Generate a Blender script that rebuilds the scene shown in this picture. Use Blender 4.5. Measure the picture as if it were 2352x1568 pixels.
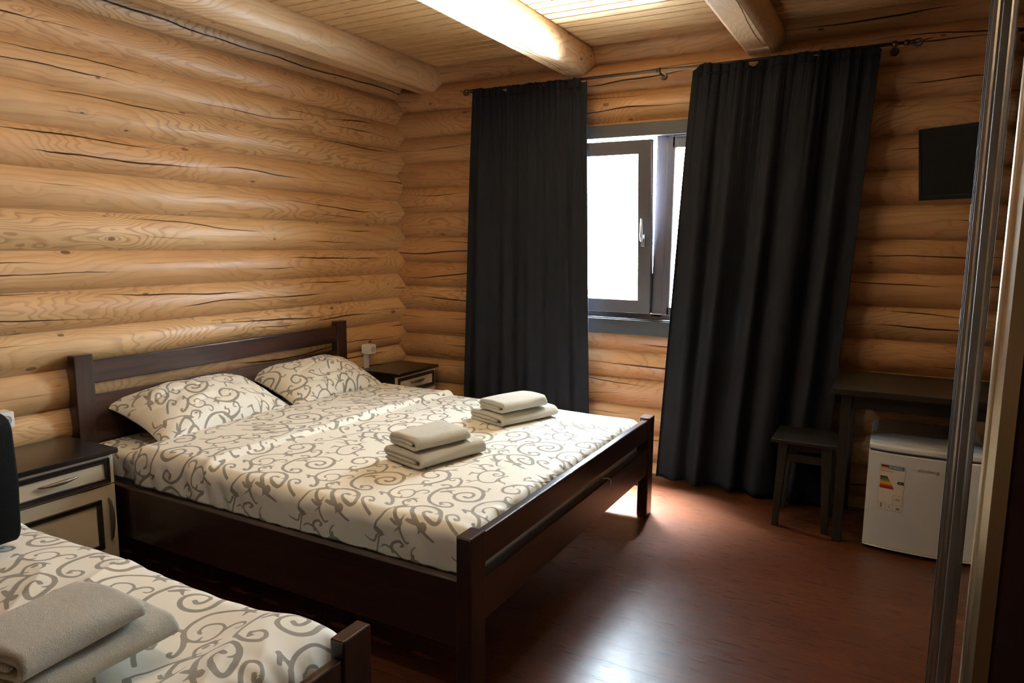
import bpy, bmesh, math, random
import numpy as np
from mathutils import Vector, Matrix, Euler

PI = math.pi
scn = bpy.context.scene
for o in list(bpy.data.objects):
    bpy.data.objects.remove(o)

# ------------------------------------------------------------------ camera
CAM_YAW, CAM_PITCH, CAM_ROLL, F_PX = 28.68536933, -7.91659062, 0.52579302, 1614.633
cam_d = bpy.data.cameras.new('camera')
cam = bpy.data.objects.new('camera', cam_d)
scn.collection.objects.link(cam)
cam_d.sensor_width = 36.0
cam_d.lens = 36.0 * F_PX / 2352.0
cam_d.clip_start = 0.02
_y, _p, _r = map(math.radians, (CAM_YAW, CAM_PITCH, CAM_ROLL))
_f = Vector((-math.sin(_y) * math.cos(_p), math.cos(_y) * math.cos(_p), math.sin(_p)))
_x = Vector((math.cos(_y), math.sin(_y), 0))
_u = _x.cross(_f)
_x2 = _x * math.cos(_r) + _u * math.sin(_r)
_u2 = -_x * math.sin(_r) + _u * math.cos(_r)
cam.matrix_world = Matrix(((_x2.x, _u2.x, -_f.x, 0), (_x2.y, _u2.y, -_f.y, 0), (_x2.z, _u2.z, -_f.z, 1.4), (0, 0, 0, 1)))
scn.camera = cam

# ------------------------------------------------------------------ sky, lamps, exposure
SKY, HIGH, GROUND, UPLIGHT, ZENITH = 118.0, 78.0, 66.0, 2600.0, 6500.0
w = bpy.data.worlds.new('overcast_sky')
scn.world = w
w.use_nodes = True
nt = w.node_tree
nt.nodes.clear()


def wn(t, **k):
    n = nt.nodes.new(t)
    for a, b in k.items():
        setattr(n, a, b)
    return n


tc = wn('ShaderNodeTexCoord')
sep = wn('ShaderNodeSeparateXYZ')
nt.links.new(tc.outputs['Generated'], sep.inputs[0])
mr = wn('ShaderNodeMapRange')
mr.inputs['From Min'].default_value = -0.05
mr.inputs['From Max'].default_value = 0.05
mr.inputs['To Min'].default_value = GROUND
mr.inputs['To Max'].default_value = SKY
nt.links.new(sep.outputs['Z'], mr.inputs['Value'])
# bright spot added below the horizon, aimed up at the ceiling and beam
dot = wn('ShaderNodeVectorMath', operation='DOT_PRODUCT')
hot = Vector((0.16, 1.15, -0.84)).normalized()
dot.inputs[1].default_value = hot
nt.links.new(tc.outputs['Generated'], dot.inputs[0])
m2 = wn('ShaderNodeMapRange')
m2.interpolation_type = 'SMOOTHSTEP'
m2.inputs['From Min'].default_value = math.cos(math.radians(17))
m2.inputs['From Max'].default_value = math.cos(math.radians(7))
m2.inputs['To Min'].default_value = 0
m2.inputs['To Max'].default_value = UPLIGHT
nt.links.new(dot.outputs['Value'], m2.inputs['Value'])
# overcast: brighter towards the horizon
mh = wn('ShaderNodeMapRange')
mh.interpolation_type = 'SMOOTHSTEP'
mh.inputs['From Min'].default_value = 0.12
mh.inputs['From Max'].default_value = 0.55
mh.inputs['To Min'].default_value = 0
mh.inputs['To Max'].default_value = HIGH - SKY
nt.links.new(sep.outputs['Z'], mh.inputs['Value'])
# sky boosted high overhead, added to throw the daylight patch on the floor
m3 = wn('ShaderNodeMapRange')
m3.interpolation_type = 'SMOOTHSTEP'
m3.inputs['From Min'].default_value = 0.80
m3.inputs['From Max'].default_value = 0.92
m3.inputs['To Min'].default_value = 0
m3.inputs['To Max'].default_value = ZENITH
nt.links.new(sep.outputs['Z'], m3.inputs['Value'])
add0 = wn('ShaderNodeMath', operation='ADD')
add1 = wn('ShaderNodeMath', operation='ADD')
nt.links.new(m3.outputs[0], add1.inputs[0])
nt.links.new(mh.outputs[0], add1.inputs[1])
nt.links.new(add1.outputs[0], add0.inputs[0])
nt.links.new(m2.outputs[0], add0.inputs[1])
add = wn('ShaderNodeMath', operation='ADD')
nt.links.new(mr.outputs[0], add.inputs[0])
nt.links.new(add0.outputs[0], add.inputs[1])
bg = wn('ShaderNodeBackground')
bg.inputs['Color'].default_value = (0.76, 0.89, 1.0, 1)
nt.links.new(add.outputs[0], bg.inputs['Strength'])
wo = wn('ShaderNodeOutputWorld')
nt.links.new(bg.outputs[0], wo.inputs[0])

pl = bpy.data.lights.new('window_portal', 'AREA')
pl.shape = 'RECTANGLE'
pl.size, pl.size_y = 1.18, 1.14
pl.cycles.is_portal = True
plo = bpy.data.objects.new('window_portal', pl)
scn.collection.objects.link(plo)
plo.location = (-1.45, 4.19, 1.50)
plo.rotation_euler = (-PI / 2, 0, 0)

LAMP_W = 17.0
ll = bpy.data.lights.new('ceiling_lamp_light', 'POINT')
ll.energy = LAMP_W
ll.color = (0.97, 0.96, 1.0)
ll.shadow_soft_size = 0.035
llo = bpy.data.objects.new('ceiling_lamp_light', ll)
scn.collection.objects.link(llo)
llo.location = (-1.95, 1.35, 2.33)

scn.view_settings.view_transform = 'Standard'
scn.view_settings.look = 'None'
scn.view_settings.exposure = -0.06
scn.view_settings.gamma = 1.0
scn.view_settings.use_curve_mapping = False
scn.cycles.use_denoising = True
scn.cycles.max_bounces = 8
scn.cycles.diffuse_bounces = 5
scn.cycles.transparent_max_bounces = 12
scn.cycles.sample_clamp_indirect = 40.0

rnd = random.Random(7)


# ------------------------------------------------------------------ materials
class NM:
    """small helper to write node materials"""

    def __init__(s, name):
        s.m = bpy.data.materials.new(name)
        s.m.use_nodes = True
        s.t = s.m.node_tree
        s.b = s.t.nodes['Principled BSDF']
        s.o = s.t.nodes['Material Output']

    def n(s, t, **k):
        x = s.t.nodes.new(t)
        for a, b in k.items():
            setattr(x, a, b)
        return x

    def set(s, sock, v):
        if isinstance(v, bpy.types.NodeSocket):
            s.t.links.new(v, sock)
        elif v is not None:
            if hasattr(sock.default_value, '__len__') and not hasattr(v, '__len__'):
                sock.default_value = [v] * len(sock.default_value)
            else:
                if hasattr(sock.default_value, '__len__') and len(sock.default_value) == 4 and len(v) == 3:
                    v = (*v, 1)
                sock.default_value = v

    def math(s, op, a, b=None, c=None, clamp=False):
        x = s.n('ShaderNodeMath', operation=op, use_clamp=clamp)
        s.set(x.inputs[0], a)
        if b is not None:
            s.set(x.inputs[1], b)
        if c is not None:
            s.set(x.inputs[2], c)
        return x.outputs[0]

    def vec(s, op, a, b):
        x = s.n('ShaderNodeVectorMath', operation=op)
        s.set(x.inputs[0], a)
        s.set(x.inputs[1], b)
        return x.outputs[0]

    def noise(s, v, scale=5.0, detail=2.0, rough=0.5, dist=0.0):
        x = s.n('ShaderNodeTexNoise')
        s.set(x.inputs['Vector'], v)
        x.inputs['Scale'].default_value = scale
        x.inputs['Detail'].default_value = detail
        x.inputs['Roughness'].default_value = rough
        x.inputs['Distortion'].default_value = dist
        return x.outputs['Fac']

    def map(s, v, a, b, c=0.0, d=1.0, smooth=True):
        x = s.n('ShaderNodeMapRange')
        if smooth:
            x.interpolation_type = 'SMOOTHSTEP'
        s.set(x.inputs['Value'], v)
        for k, q in (('From Min', a), ('From Max', b), ('To Min', c), ('To Max', d)):
            s.set(x.inputs[k], q)
        return x.outputs[0]

    def mix(s, f, a, b, mode='MIX'):
        x = s.n('ShaderNodeMix', data_type='RGBA', blend_type=mode)
        s.set(x.inputs[0], f)
        s.set(x.inputs[6], a)
        s.set(x.inputs[7], b)
        return x.outputs[2]

    def attr(s, name, out='Vector'):
        x = s.n('ShaderNodeAttribute')
        x.attribute_name = name
        return x.outputs[out]

    def sep(s, v):
        x = s.n('ShaderNodeSeparateXYZ')
        s.set(x.inputs[0], v)
        return x.outputs

    def comb(s, a, b, c):
        x = s.n('ShaderNodeCombineXYZ')
        for i, q in enumerate((a, b, c)):
            s.set(x.inputs[i], q)
        return x.outputs[0]

    def obj(s):
        return s.n('ShaderNodeTexCoord').outputs['Object']

    def bump(s, h, strength=0.3, dist=0.01, nrm=None):
        x = s.n('ShaderNodeBump')
        x.inputs['Strength'].default_value = strength
        x.inputs['Distance'].default_value = dist
        s.set(x.inputs['Height'], h)
        if nrm is not None:
            s.set(x.inputs['Normal'], nrm)
        s.set(s.b.inputs['Normal'], x.outputs[0])
        return x.outputs[0]

    def p(s, **k):
        for a, v in k.items():
            s.set(s.b.inputs[a.replace('_', ' ')], v)
        return s


def simple(name, col, rough=0.5, metal=0.0, spec=0.5, bump=0.0, bscale=60.0, var=0.0):
    m = NM(name)
    c = m.obj()
    if var:
        f = m.noise(c, bscale * 0.3, 3)
        col2 = tuple(q * (1 - var) for q in col)
        m.p(Base_Color=m.mix(f, col, col2))
    else:
        m.p(Base_Color=col)
    m.p(Roughness=rough, Metallic=metal)
    m.b.inputs['Specular IOR Level'].default_value = spec
    if bump:
        m.bump(m.noise(c, bscale, 3), bump, 0.002)
    return m.m


def log_wood(name, tint=(1, 1, 1), crack=1.0, rough=0.42):
    m = NM(name)
    co = m.attr('logco')
    u, v, r = m.sep(co)
    r37 = m.math('MULTIPLY', r, 37.0)
    lo = m.comb(m.math('MULTIPLY', u, 1.5), m.math('MULTIPLY', v, 7.0), r37)
    n1 = m.noise(lo, 1.0, 2.5, 0.45)
    amp = m.map(m.noise(m.comb(m.math('MULTIPLY', u, 0.7), r37, r37), 1.0, 1.0), 0.40, 0.64, 1.5, 8.0)
    ph = m.math('ADD', m.math('MULTIPLY', v, 26.0), m.math('MULTIPLY', n1, m.math('MULTIPLY', amp, 2.6)))
    # rings bend round each knot
    kv = m.comb(m.math('MULTIPLY', u, 5.0), m.math('MULTIPLY', v, 10.0), m.math('MULTIPLY', r, 91.0))
    vo = m.n('ShaderNodeTexVoronoi', voronoi_dimensions='3D', feature='F1')
    m.set(vo.inputs['Vector'], kv)
    vo.inputs['Scale'].default_value = 1.0
    vo.inputs['Randomness'].default_value = 1.0
    kd = vo.outputs['Distance']
    kr = m.sep(vo.outputs['Color'])[0]
    ph = m.math('ADD', ph, m.map(kd, 0.0, 0.40, 1.5, 0.0))
    ring = m.math('FRACT', ph)
    edge = m.math('MULTIPLY', m.map(ring, 0.45, 0.93), m.map(ring, 1.0, 0.93))
    fine = m.noise(m.comb(m.math('MULTIPLY', u, 7.0), m.math('MULTIPLY', v, 190.0), r37), 1.0, 3)
    blot = m.noise(m.comb(m.math('MULTIPLY', u, 1.1), m.math('MULTIPLY', v, 3.0), r37), 1.0, 4, 0.6)
    light, mid, dark = (0.66, 0.46, 0.255), (0.51, 0.315, 0.155), (0.31, 0.155, 0.062)
    c = m.mix(m.map(blot, 0.32, 0.70), light, mid)
    streng = m.map(amp, 1.5, 6.0, 0.30, 0.72)
    c = m.mix(m.math('MULTIPLY', edge, streng), c, dark)
    c = m.mix(m.map(fine, 0.45, 0.8, 0, 0.22), c, dark)
    # per-log tint
    tr = m.math('FRACT', m.math('MULTIPLY', r, 7.77))
    c = m.mix(m.map(tr, 0, 1, 0.0, 0.42, False), c, (0.50, 0.25, 0.10))
    c = m.mix(1.0, c, tint, 'MULTIPLY')
    # knots
    ks = m.math('MULTIPLY', kr, 0.105)
    kn = m.map(kd, ks, m.math('ADD', ks, 0.03), 1.0, 0.0)
    kn = m.math('MULTIPLY', kn, m.map(kr, 0.22, 0.26))
    c = m.mix(m.math('MULTIPLY', kn, 0.85), c, (0.12, 0.045, 0.018))
    # drying cracks that run along the log
    tot = None
    for k, (off, seed) in enumerate(((0.035, 3.1), (-0.03, 11.7))):
        wv = m.noise(m.comb(m.math('MULTIPLY', u, 0.9), m.math('ADD', r37, seed), seed), 1.0, 2.0)
        rr = m.math('SUBTRACT', m.math('FRACT', m.math('MULTIPLY', r, 13.3 * (k + 1))), 0.5)
        cen = m.math('ADD', m.math('MULTIPLY', m.math('SUBTRACT', wv, 0.5), 0.16), m.math('ADD', off, m.math('MULTIPLY', rr, 0.06)))
        cen = m.math('ADD', cen, m.math('MULTIPLY', m.noise(m.comb(m.math('MULTIPLY', u, 14.0), r37, seed), 1.0, 3), 0.006))
        wd = m.map(m.noise(m.comb(m.math('MULTIPLY', u, 1.3), r37, seed + 5), 1.0, 2.0), 0.44, 0.68, -0.0006, 0.0040 * crack)
        d = m.math('SUBTRACT', m.math('ABSOLUTE', m.math('SUBTRACT', v, cen)), wd)
        f = m.map(d, 0.0, 0.0012, 1.0, 0.0)
        tot = f if tot is None else m.math('MAXIMUM', tot, f)
    c = m.mix(m.math('MULTIPLY', tot, 0.93), c, (0.03, 0.012, 0.006))
    m.p(Base_Color=c, Roughness=m.map(fine, 0.2, 0.8, rough - 0.05, rough + 0.12))
    h = m.math('SUBTRACT', m.math('ADD', m.math('MULTIPLY', fine, 0.12), m.math('MULTIPLY', blot, 0.6)), m.math('MULTIPLY', tot, 1.0))
    m.p(Coat_Weight=m.map(tot, 0.0, 1.0, 0.22, 0.0), Coat_Roughness=0.34)
    m.p(Specular_IOR_Level=m.map(tot, 0.0, 1.0, 0.5, 0.05))
    m.bump(h, 0.35, 0.004)
    return m.m


def plank_wood(name, light, dark, along='x', width=0.09, rough=0.4, bump=0.25, coat=0.0, knots=True, seam=0.0, var=0.3):
    """boards that run along one axis, shifted at random from board to board"""
    m = NM(name)
    co = m.obj()
    x, y, z = m.sep(co)
    a, b = (x, y) if along == 'x' else (y, x)
    q = m.math('DIVIDE', b, width)
    idx = m.math('FLOOR', q)
    wn_ = m.n('ShaderNodeTexWhiteNoise', noise_dimensions='1D')
    m.set(wn_.inputs['W'], idx)
    rr = wn_.outputs['Value']
    off = m.math('MULTIPLY', rr, 43.0)
    g = m.comb(m.math('MULTIPLY', m.math('ADD', a, off), 1.6), m.math('MULTIPLY', b, 16.0), off)
    n1 = m.noise(g, 1.0, 3)
    ring = m.math('FRACT', m.math('MULTIPLY', n1, 9.0))
    e = m.math('MULTIPLY', m.map(ring, 0.3, 0.9), m.map(ring, 1.0, 0.9))
    fine = m.noise(m.comb(m.math('MULTIPLY', a, 9.0), m.math('MULTIPLY', b, 230.0), off), 1.0, 3)
    c = m.mix(m.math('MULTIPLY', e, 0.5), light, dark)
    c = m.mix(m.map(fine, 0.4, 0.75, 0, 0.35), c, dark)
    c = m.mix(m.math('MULTIPLY', rr, var), c, dark)
    if knots:
        vo = m.n('ShaderNodeTexVoronoi')
        m.set(vo.inputs['Vector'], m.comb(m.math('MULTIPLY', m.math('ADD', a, off), 2.6), m.math('MULTIPLY', b, 9.0), off))
        vo.inputs['Scale'].default_value = 1.0
        kr = m.sep(vo.outputs['Color'])[0]
        kn = m.math('MULTIPLY', m.map(vo.outputs['Distance'], 0.05, 0.10, 1.0, 0.0), m.map(kr, 0.55, 0.6))
        c = m.mix(m.math('MULTIPLY', kn, 0.8), c, tuple(q_ * 0.3 for q_ in dark))
    hh = m.math('MULTIPLY', fine, 0.4)
    if seam:
        fr = m.math('FRACT', q)
        dd = m.math('MINIMUM', fr, m.math('SUBTRACT', 1.0, fr))
        sm = m.map(dd, seam * 0.4, seam, 1.0, 0.0)
        c = m.mix(m.math('MULTIPLY', sm, 0.75), c, tuple(q_ * 0.2 for q_ in dark))
        hh = m.math('SUBTRACT', hh, m.math('MULTIPLY', sm, 1.5))
        hh = m.math('ADD', hh, m.math('MULTIPLY', rr, 0.4))
        hh = m.math('ADD', hh, m.math('MULTIPLY', m.noise(m.comb(m.math('MULTIPLY', a, 3.0), m.math('MULTIPLY', b, 12.0), off), 1.0, 2), 1.2))
    m.p(Base_Color=c, Roughness=m.map(fine, 0.2, 0.8, rough - 0.06, rough + 0.1))
    if coat:
        m.p(Coat_Weight=coat, Coat_Roughness=rough * 0.8)
    m.bump(hh, bump, 0.003)
    return m.m


def furniture_wood(name, light, dark, rough=0.35, coat=0.4, axis=0, scale=1.0):
    m = NM(name)
    co = m.obj()
    s = [40.0 * scale] * 3
    s[axis] = 2.5 * scale
    g = m.vec('MULTIPLY', co, tuple(s))
    n = m.noise(g, 1.0, 4, 0.6)
    m.p(Base_Color=m.mix(m.map(n, 0.35, 0.7), light, dark), Roughness=rough, Coat_Weight=coat, Coat_Roughness=0.15)
    m.bump(n, 0.08, 0.002)
    return m.m


def scroll_cloth(name, base=(0.80, 0.755, 0.655), ink=(0.195, 0.165, 0.125)):
    """cream brocade; the scroll figure is stored as a distance on each point of the cloth"""
    m = NM(name)
    d = m.attr('scroll', 'Fac')
    uv = m.attr('clothco')
    f = m.map(d, 0.0003, 0.0015, 1.0, 0.0)
    x, y, z = m.sep(uv)
    diag = m.math('ADD', x, m.math('MULTIPLY', y, 0.25))
    st = m.math('SINE', m.math('MULTIPLY', diag, 2 * PI / 0.0026))
    weave = m.noise(m.vec('MULTIPLY', uv, (900.0, 900.0, 1.0)), 1.0, 1)
    inkc = m.mix(m.map(st, -0.6, 0.6, 0, 0.30), ink, base)
    basec = m.mix(m.map(weave, 0.3, 0.7, 0, 0.06), base, (0.62, 0.58, 0.48))
    m.p(Base_Color=m.mix(f, basec, inkc), Roughness=m.map(f, 0, 1, 0.62, 0.75))
    m.p(Sheen_Weight=0.15, Sheen_Roughness=0.4)
    m.bump(m.math('ADD', m.math('MULTIPLY', weave, 0.3), m.math('MULTIPLY', f, 0.4)), 0.18, 0.001)
    return m.m


def terry(name, col=(0.72, 0.66, 0.54)):
    m = NM(name)
    co = m.obj()
    n = m.noise(co, 420.0, 3, 0.7)
    n2 = m.noise(co, 60.0, 2)
    m.p(Base_Color=m.mix(m.map(n, 0.3, 0.7), tuple(q * 0.82 for q in col), col), Roughness=0.95)
    m.p(Sheen_Weight=0.5, Sheen_Roughness=0.5)
    m.b.inputs['Specular IOR Level'].default_value = 0.1
    m.bump(m.math('ADD', n, m.math('MULTIPLY', n2, 0.8)), 0.9, 0.004)
    return m.m


def curtain_cloth(name):
    m = NM(name)
    co = m.obj()
    n = m.noise(m.vec('MULTIPLY', co, (700, 700, 700)), 1.0, 2)
    big = m.noise(co, 3.0, 2)
    c = m.mix(m.map(n, 0.3, 0.7), (0.010, 0.0108, 0.0135), (0.018, 0.019, 0.0225))
    c = m.mix(m.map(big, 0.4, 0.7, 0, 0.3), c, (0.015, 0.011, 0.013))
    m.p(Base_Color=c, Roughness=0.9)
    m.b.inputs['Specular IOR Level'].default_value = 0.05
    m.bump(n, 0.3, 0.001)
    return m.m


def thin_glass(name):
    m = NM(name)
    t = m.n('ShaderNodeBsdfTransparent')
    t.inputs[0].default_value = (0.975, 0.985, 0.985, 1)
    g = m.n('ShaderNodeBsdfGlossy')
    g.inputs['Roughness'].default_value = 0.02
    fr = m.n('ShaderNodeFresnel')
    fr.inputs[0].default_value = 1.45
    mx = m.n('ShaderNodeMixShader')
    ge = m.n('ShaderNodeNewGeometry')      # reflect only where the ray enters the pane
    two = m.math('DIVIDE', m.math('MULTIPLY', fr.outputs[0], 2.0), m.math('ADD', fr.outputs[0], 1.0))   # both faces of a pane
    fac = m.math('MULTIPLY', two, m.math('SUBTRACT', 1.0, ge.outputs['Backfacing']))
    m.t.links.new(fac, mx.inputs[0])
    m.t.links.new(t.outputs[0], mx.inputs[1])
    m.t.links.new(g.outputs[0], mx.inputs[2])
    m.t.links.new(mx.outputs[0], m.o.inputs[0])
    return m.m


M = {}
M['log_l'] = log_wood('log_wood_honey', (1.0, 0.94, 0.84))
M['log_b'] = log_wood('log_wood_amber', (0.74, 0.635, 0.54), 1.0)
M['beam'] = log_wood('beam_wood', (1.06, 1.08, 1.12), 0.6)
M['ceil'] = plank_wood('ceiling_boards', (0.66, 0.43, 0.20), (0.42, 0.23, 0.09), 'x', 0.088, 0.42)
M['floor'] = plank_wood('varnished_floor_boards', (0.115, 0.033, 0.011), (0.052, 0.015, 0.006), 'x', 0.105, 0.31, 0.15, 0.10, True, 0.018, 0.45)
M['bed'] = furniture_wood('bed_walnut_y', (0.052, 0.018, 0.011), (0.020, 0.008, 0.006), 0.3, 0.45, 1)
M['bedx'] = furniture_wood('bed_walnut_x', (0.032, 0.012, 0.008), (0.014, 0.006, 0.0045), 0.32, 0.3, 0)
M['bedz'] = furniture_wood('bed_walnut_z', (0.040, 0.014, 0.010), (0.018, 0.007, 0.005), 0.3, 0.4, 2)
M['wenge'] = furniture_wood('wenge_laminate', (0.016, 0.012, 0.011), (0.009, 0.007, 0.006), 0.28, 0.3, 1)
M['wenge_trim'] = furniture_wood('wenge_moulding', (0.030, 0.018, 0.014), (0.012, 0.008, 0.007), 0.3, 0.3, 1)
M['cream'] = simple('cream_laminate', (0.60, 0.49, 0.34), 0.42, bump=0.05, var=0.12)
M['pewter'] = simple('aged_pewter', (0.20, 0.15, 0.11), 0.38, 0.8, bump=0.2, bscale=180)
M['scroll'] = scroll_cloth('scroll_brocade')
M['terry'] = terry('beige_terry')
M['mattress'] = simple('mattress_ticking', (0.74, 0.72, 0.68), 0.85, bump=0.3, bscale=200)
M['curtain'] = curtain_cloth('charcoal_curtain')
M['rod'] = simple('dark_bronze', (0.10, 0.075, 0.06), 0.3, 0.9)
M['casing'] = furniture_wood('graphite_painted_casing', (0.024, 0.024, 0.028), (0.018, 0.018, 0.021), 0.5, 0.0, 0)
M['frame'] = simple('graphite_window_frame', (0.055, 0.050, 0.060), 0.42)
M['frame_white'] = simple('white_frame_edge', (0.75, 0.75, 0.78), 0.3)
M['glass'] = thin_glass('window_glass')
M['chrome'] = simple('satin_chrome', (0.45, 0.45, 0.48), 0.3, 1.0)
M['alu'] = simple('brushed_aluminium', (0.30, 0.27, 0.25), 0.34, 0.9, bump=0.05, bscale=300)
M['alu_light'] = simple('bright_aluminium', (0.46, 0.38, 0.27), 0.30, 0.9)
M['door_dark'] = simple('dark_door_panel', (0.010, 0.004, 0.003), 1.0, spec=0.0)
M['door_dark'].node_tree.nodes['Principled BSDF'].inputs['IOR'].default_value = 1.0
M['mirror'] = simple('mirror_silver', (0.80, 0.82, 0.80), 0.015, 1.0)
M['black'] = simple('black_gloss_plastic', (0.003, 0.003, 0.003), 0.35, spec=0.12)
M['blackm'] = simple('black_matt_plastic', (0.010, 0.010, 0.011), 0.55, bump=0.1, bscale=200)
M['bag'] = simple('black_nylon', (0.004, 0.004, 0.004), 0.8, spec=0.15, bump=0.5, bscale=350)
M['white'] = simple('white_plastic', (0.80, 0.79, 0.76), 0.32)
M['fridge'] = simple('fridge_enamel', (0.64, 0.70, 0.77), 0.34, bump=0.04, bscale=500)
M['seal'] = simple('grey_seal', (0.05, 0.05, 0.05), 0.6)
M['paper'] = simple('label_paper', (0.74, 0.73, 0.69), 0.5)
M['olive'] = furniture_wood('dark_olive_stain', (0.018, 0.015, 0.011), (0.009, 0.008, 0.006), 0.5, 0.05, 2)
M['olivex'] = furniture_wood('dark_olive_stain_x', (0.020, 0.016, 0.011), (0.011, 0.009, 0.006), 0.42, 0.08, 0)
M['hole'] = simple('socket_recess', (0.50, 0.49, 0.46), 0.5)
M['reveal'] = simple('wall_core', (0.30, 0.20, 0.12), 0.8, bump=0.2, bscale=20)
for nm, c in dict(ink=(0.03, 0.03, 0.035), blue=(0.10, 0.20, 0.34), orange=(0.75, 0.24, 0.03), green_d=(0.03, 0.045, 0.02), green=(0.10, 0.15, 0.06), green_l=(0.22, 0.26, 0.08), yellow=(0.80, 0.50, 0.02),
                  amber=(0.70, 0.26, 0.02), red=(0.45, 0.03, 0.03), crimson=(0.32, 0.015, 0.03), grey=(0.22, 0.22, 0.23)).items():
    M[nm] = simple('print_' + nm, c, 0.5)


# ------------------------------------------------------------------ mesh helpers
def nz(x, y, z=0.0, seed=0):
    """smooth value noise on arrays, about -1..1"""
    x = np.asarray(x, float) + seed * 17.13
    y = np.asarray(y, float) + seed * 5.71
    z = np.asarray(z, float) + seed * 3.3
    x, y, z = np.broadcast_arrays(x, y, z)

    def h(i, j, k):
        v = np.sin(i * 127.1 + j * 311.7 + k * 74.7) * 43758.5453
        return v - np.floor(v)
    i, j, k = np.floor(x), np.floor(y), np.floor(z)
    a, b, c = x - i, y - j, z - k
    a, b, c = (t * t * (3 - 2 * t) for t in (a, b, c))
    r = 0
    for di in (0, 1):
        for dj in (0, 1):
            for dk in (0, 1):
                r = r + h(i + di, j + dj, k + dk) * (a if di else 1 - a) * (b if dj else 1 - b) * (c if dk else 1 - c)
    return r * 2 - 1


class MB:
    def __init__(s):
        s.v, s.f, s.at = [], [], {}
        s.sm = []

    def add(s, verts, faces, smooth=False, **attrs):
        o = len(s.v)
        s.v += [tuple(map(float, q)) for q in verts]
        s.f += [tuple(int(i) + o for i in q) for q in faces]
        s.sm += [smooth] * len(faces)
        for k, a in attrs.items():
            s.at.setdefault(k, []).append((o, a))
        return s

    def box(s, x0, y0, z0, x1, y1, z1, bev=0.003, seg=2, rot=None):
        bm = bmesh.new()
        bmesh.ops.create_cube(bm, size=1.0)
        for q in bm.verts:
            q.co = Vector((x0 + (q.co.x + .5) * (x1 - x0), y0 + (q.co.y + .5) * (y1 - y0), z0 + (q.co.z + .5) * (z1 - z0)))
        if bev:
            bev = min(bev, 0.45 * min(abs(x1 - x0), abs(y1 - y0), abs(z1 - z0)))
            bmesh.ops.bevel(bm, geom=list(bm.edges), offset=bev, segments=seg, profile=0.6, affect='EDGES')
        if rot is not None:
            bmesh.ops.transform(bm, matrix=rot, verts=bm.verts)
        s._bm(bm)
        return s

    def _bm(s, bm, smooth=False):
        bm.verts.index_update()
        s.add([q.co[:] for q in bm.verts], [[q.index for q in f.verts] for f in bm.faces], smooth)
        bm.free()

    def hexa(s, lo, hi, bev=0.002):
        """box between two quads (4 lower points, 4 upper points)"""
        bm = bmesh.new()
        q = [bm.verts.new(p) for p in list(lo) + list(hi)]
        for f in ((3, 2, 1, 0), (4, 5, 6, 7), (0, 1, 5, 4), (1, 2, 6, 5), (2, 3, 7, 6), (3, 0, 4, 7)):
            bm.faces.new([q[i] for i in f])
        if bev:
            bmesh.ops.bevel(bm, geom=list(bm.edges), offset=bev, segments=2, profile=0.6, affect='EDGES')
        s._bm(bm)
        return s

    def grid(s, P, smooth=True, flip=False, wrap_u=False, **attrs):
        n, m_ = P.shape[:2]
        idx = np.arange(n * m_).reshape(n, m_)
        if wrap_u:
            idx = np.vstack([idx, idx[:1]])
        a, b, c, d = idx[:-1, :-1], idx[1:, :-1], idx[1:, 1:], idx[:-1, 1:]
        F = np.stack([a, b, c, d] if not flip else [a, d, c, b], -1).reshape(-1, 4)
        at = {k: q.reshape(n * m_, -1) for k, q in attrs.items()}
        return s.add(P.reshape(-1, 3), F, smooth, **at)

    def tube(s, pts, rad, n=12, cap=True):
        pts = [Vector(p) for p in pts]
        rad = [rad] * len(pts) if not hasattr(rad, '__len__') else rad
        V = []
        ref = None
        for i, p in enumerate(pts):
            d = (pts[min(i + 1, len(pts) - 1)] - pts[max(i - 1, 0)]).normalized()
            if ref is None:
                ref = Vector((0, 0, 1)) if abs(d.z) < .9 else Vector((1, 0, 0))
            a = d.cross(ref).normalized()
            ref = a.cross(d).normalized()
            for k in range(n):
                t = 2 * PI * k / n
                V.append(p + (a * math.cos(t) + ref * math.sin(t)) * rad[i])
        F = []
        for i in range(len(pts) - 1):
            for k in range(n):
                F.append((i * n + k, i * n + (k + 1) % n, (i + 1) * n + (k + 1) % n, (i + 1) * n + k))
        s.add(V, F, True)
        if cap:
            o = len(s.v) - len(V)
            s.f += [tuple(o + k for k in range(n))[::-1], tuple(o + (len(pts) - 1) * n + k for k in range(n))]
            s.sm += [False, False]
        return s

    def prism(s, poly, axis, a, b, smooth=False):
        """extrude a 2-D outline along an axis"""
        n = len(poly)

        def P(q, t):
            if axis == 'x':
                return (t, q[0], q[1])
            if axis == 'y':
                return (q[0], t, q[1])
            return (q[0], q[1], t)
        V = [P(q, a) for q in poly] + [P(q, b) for q in poly]
        F = [(i, (i + 1) % n, n + (i + 1) % n, n + i) for i in range(n)]
        s.add(V, F, smooth)
        o = len(s.v) - 2 * n
        s.f += [tuple(o + i for i in range(n))[::-1], tuple(o + n + i for i in range(n))]
        s.sm += [False, False]
        return s


ORIG = {}


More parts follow.
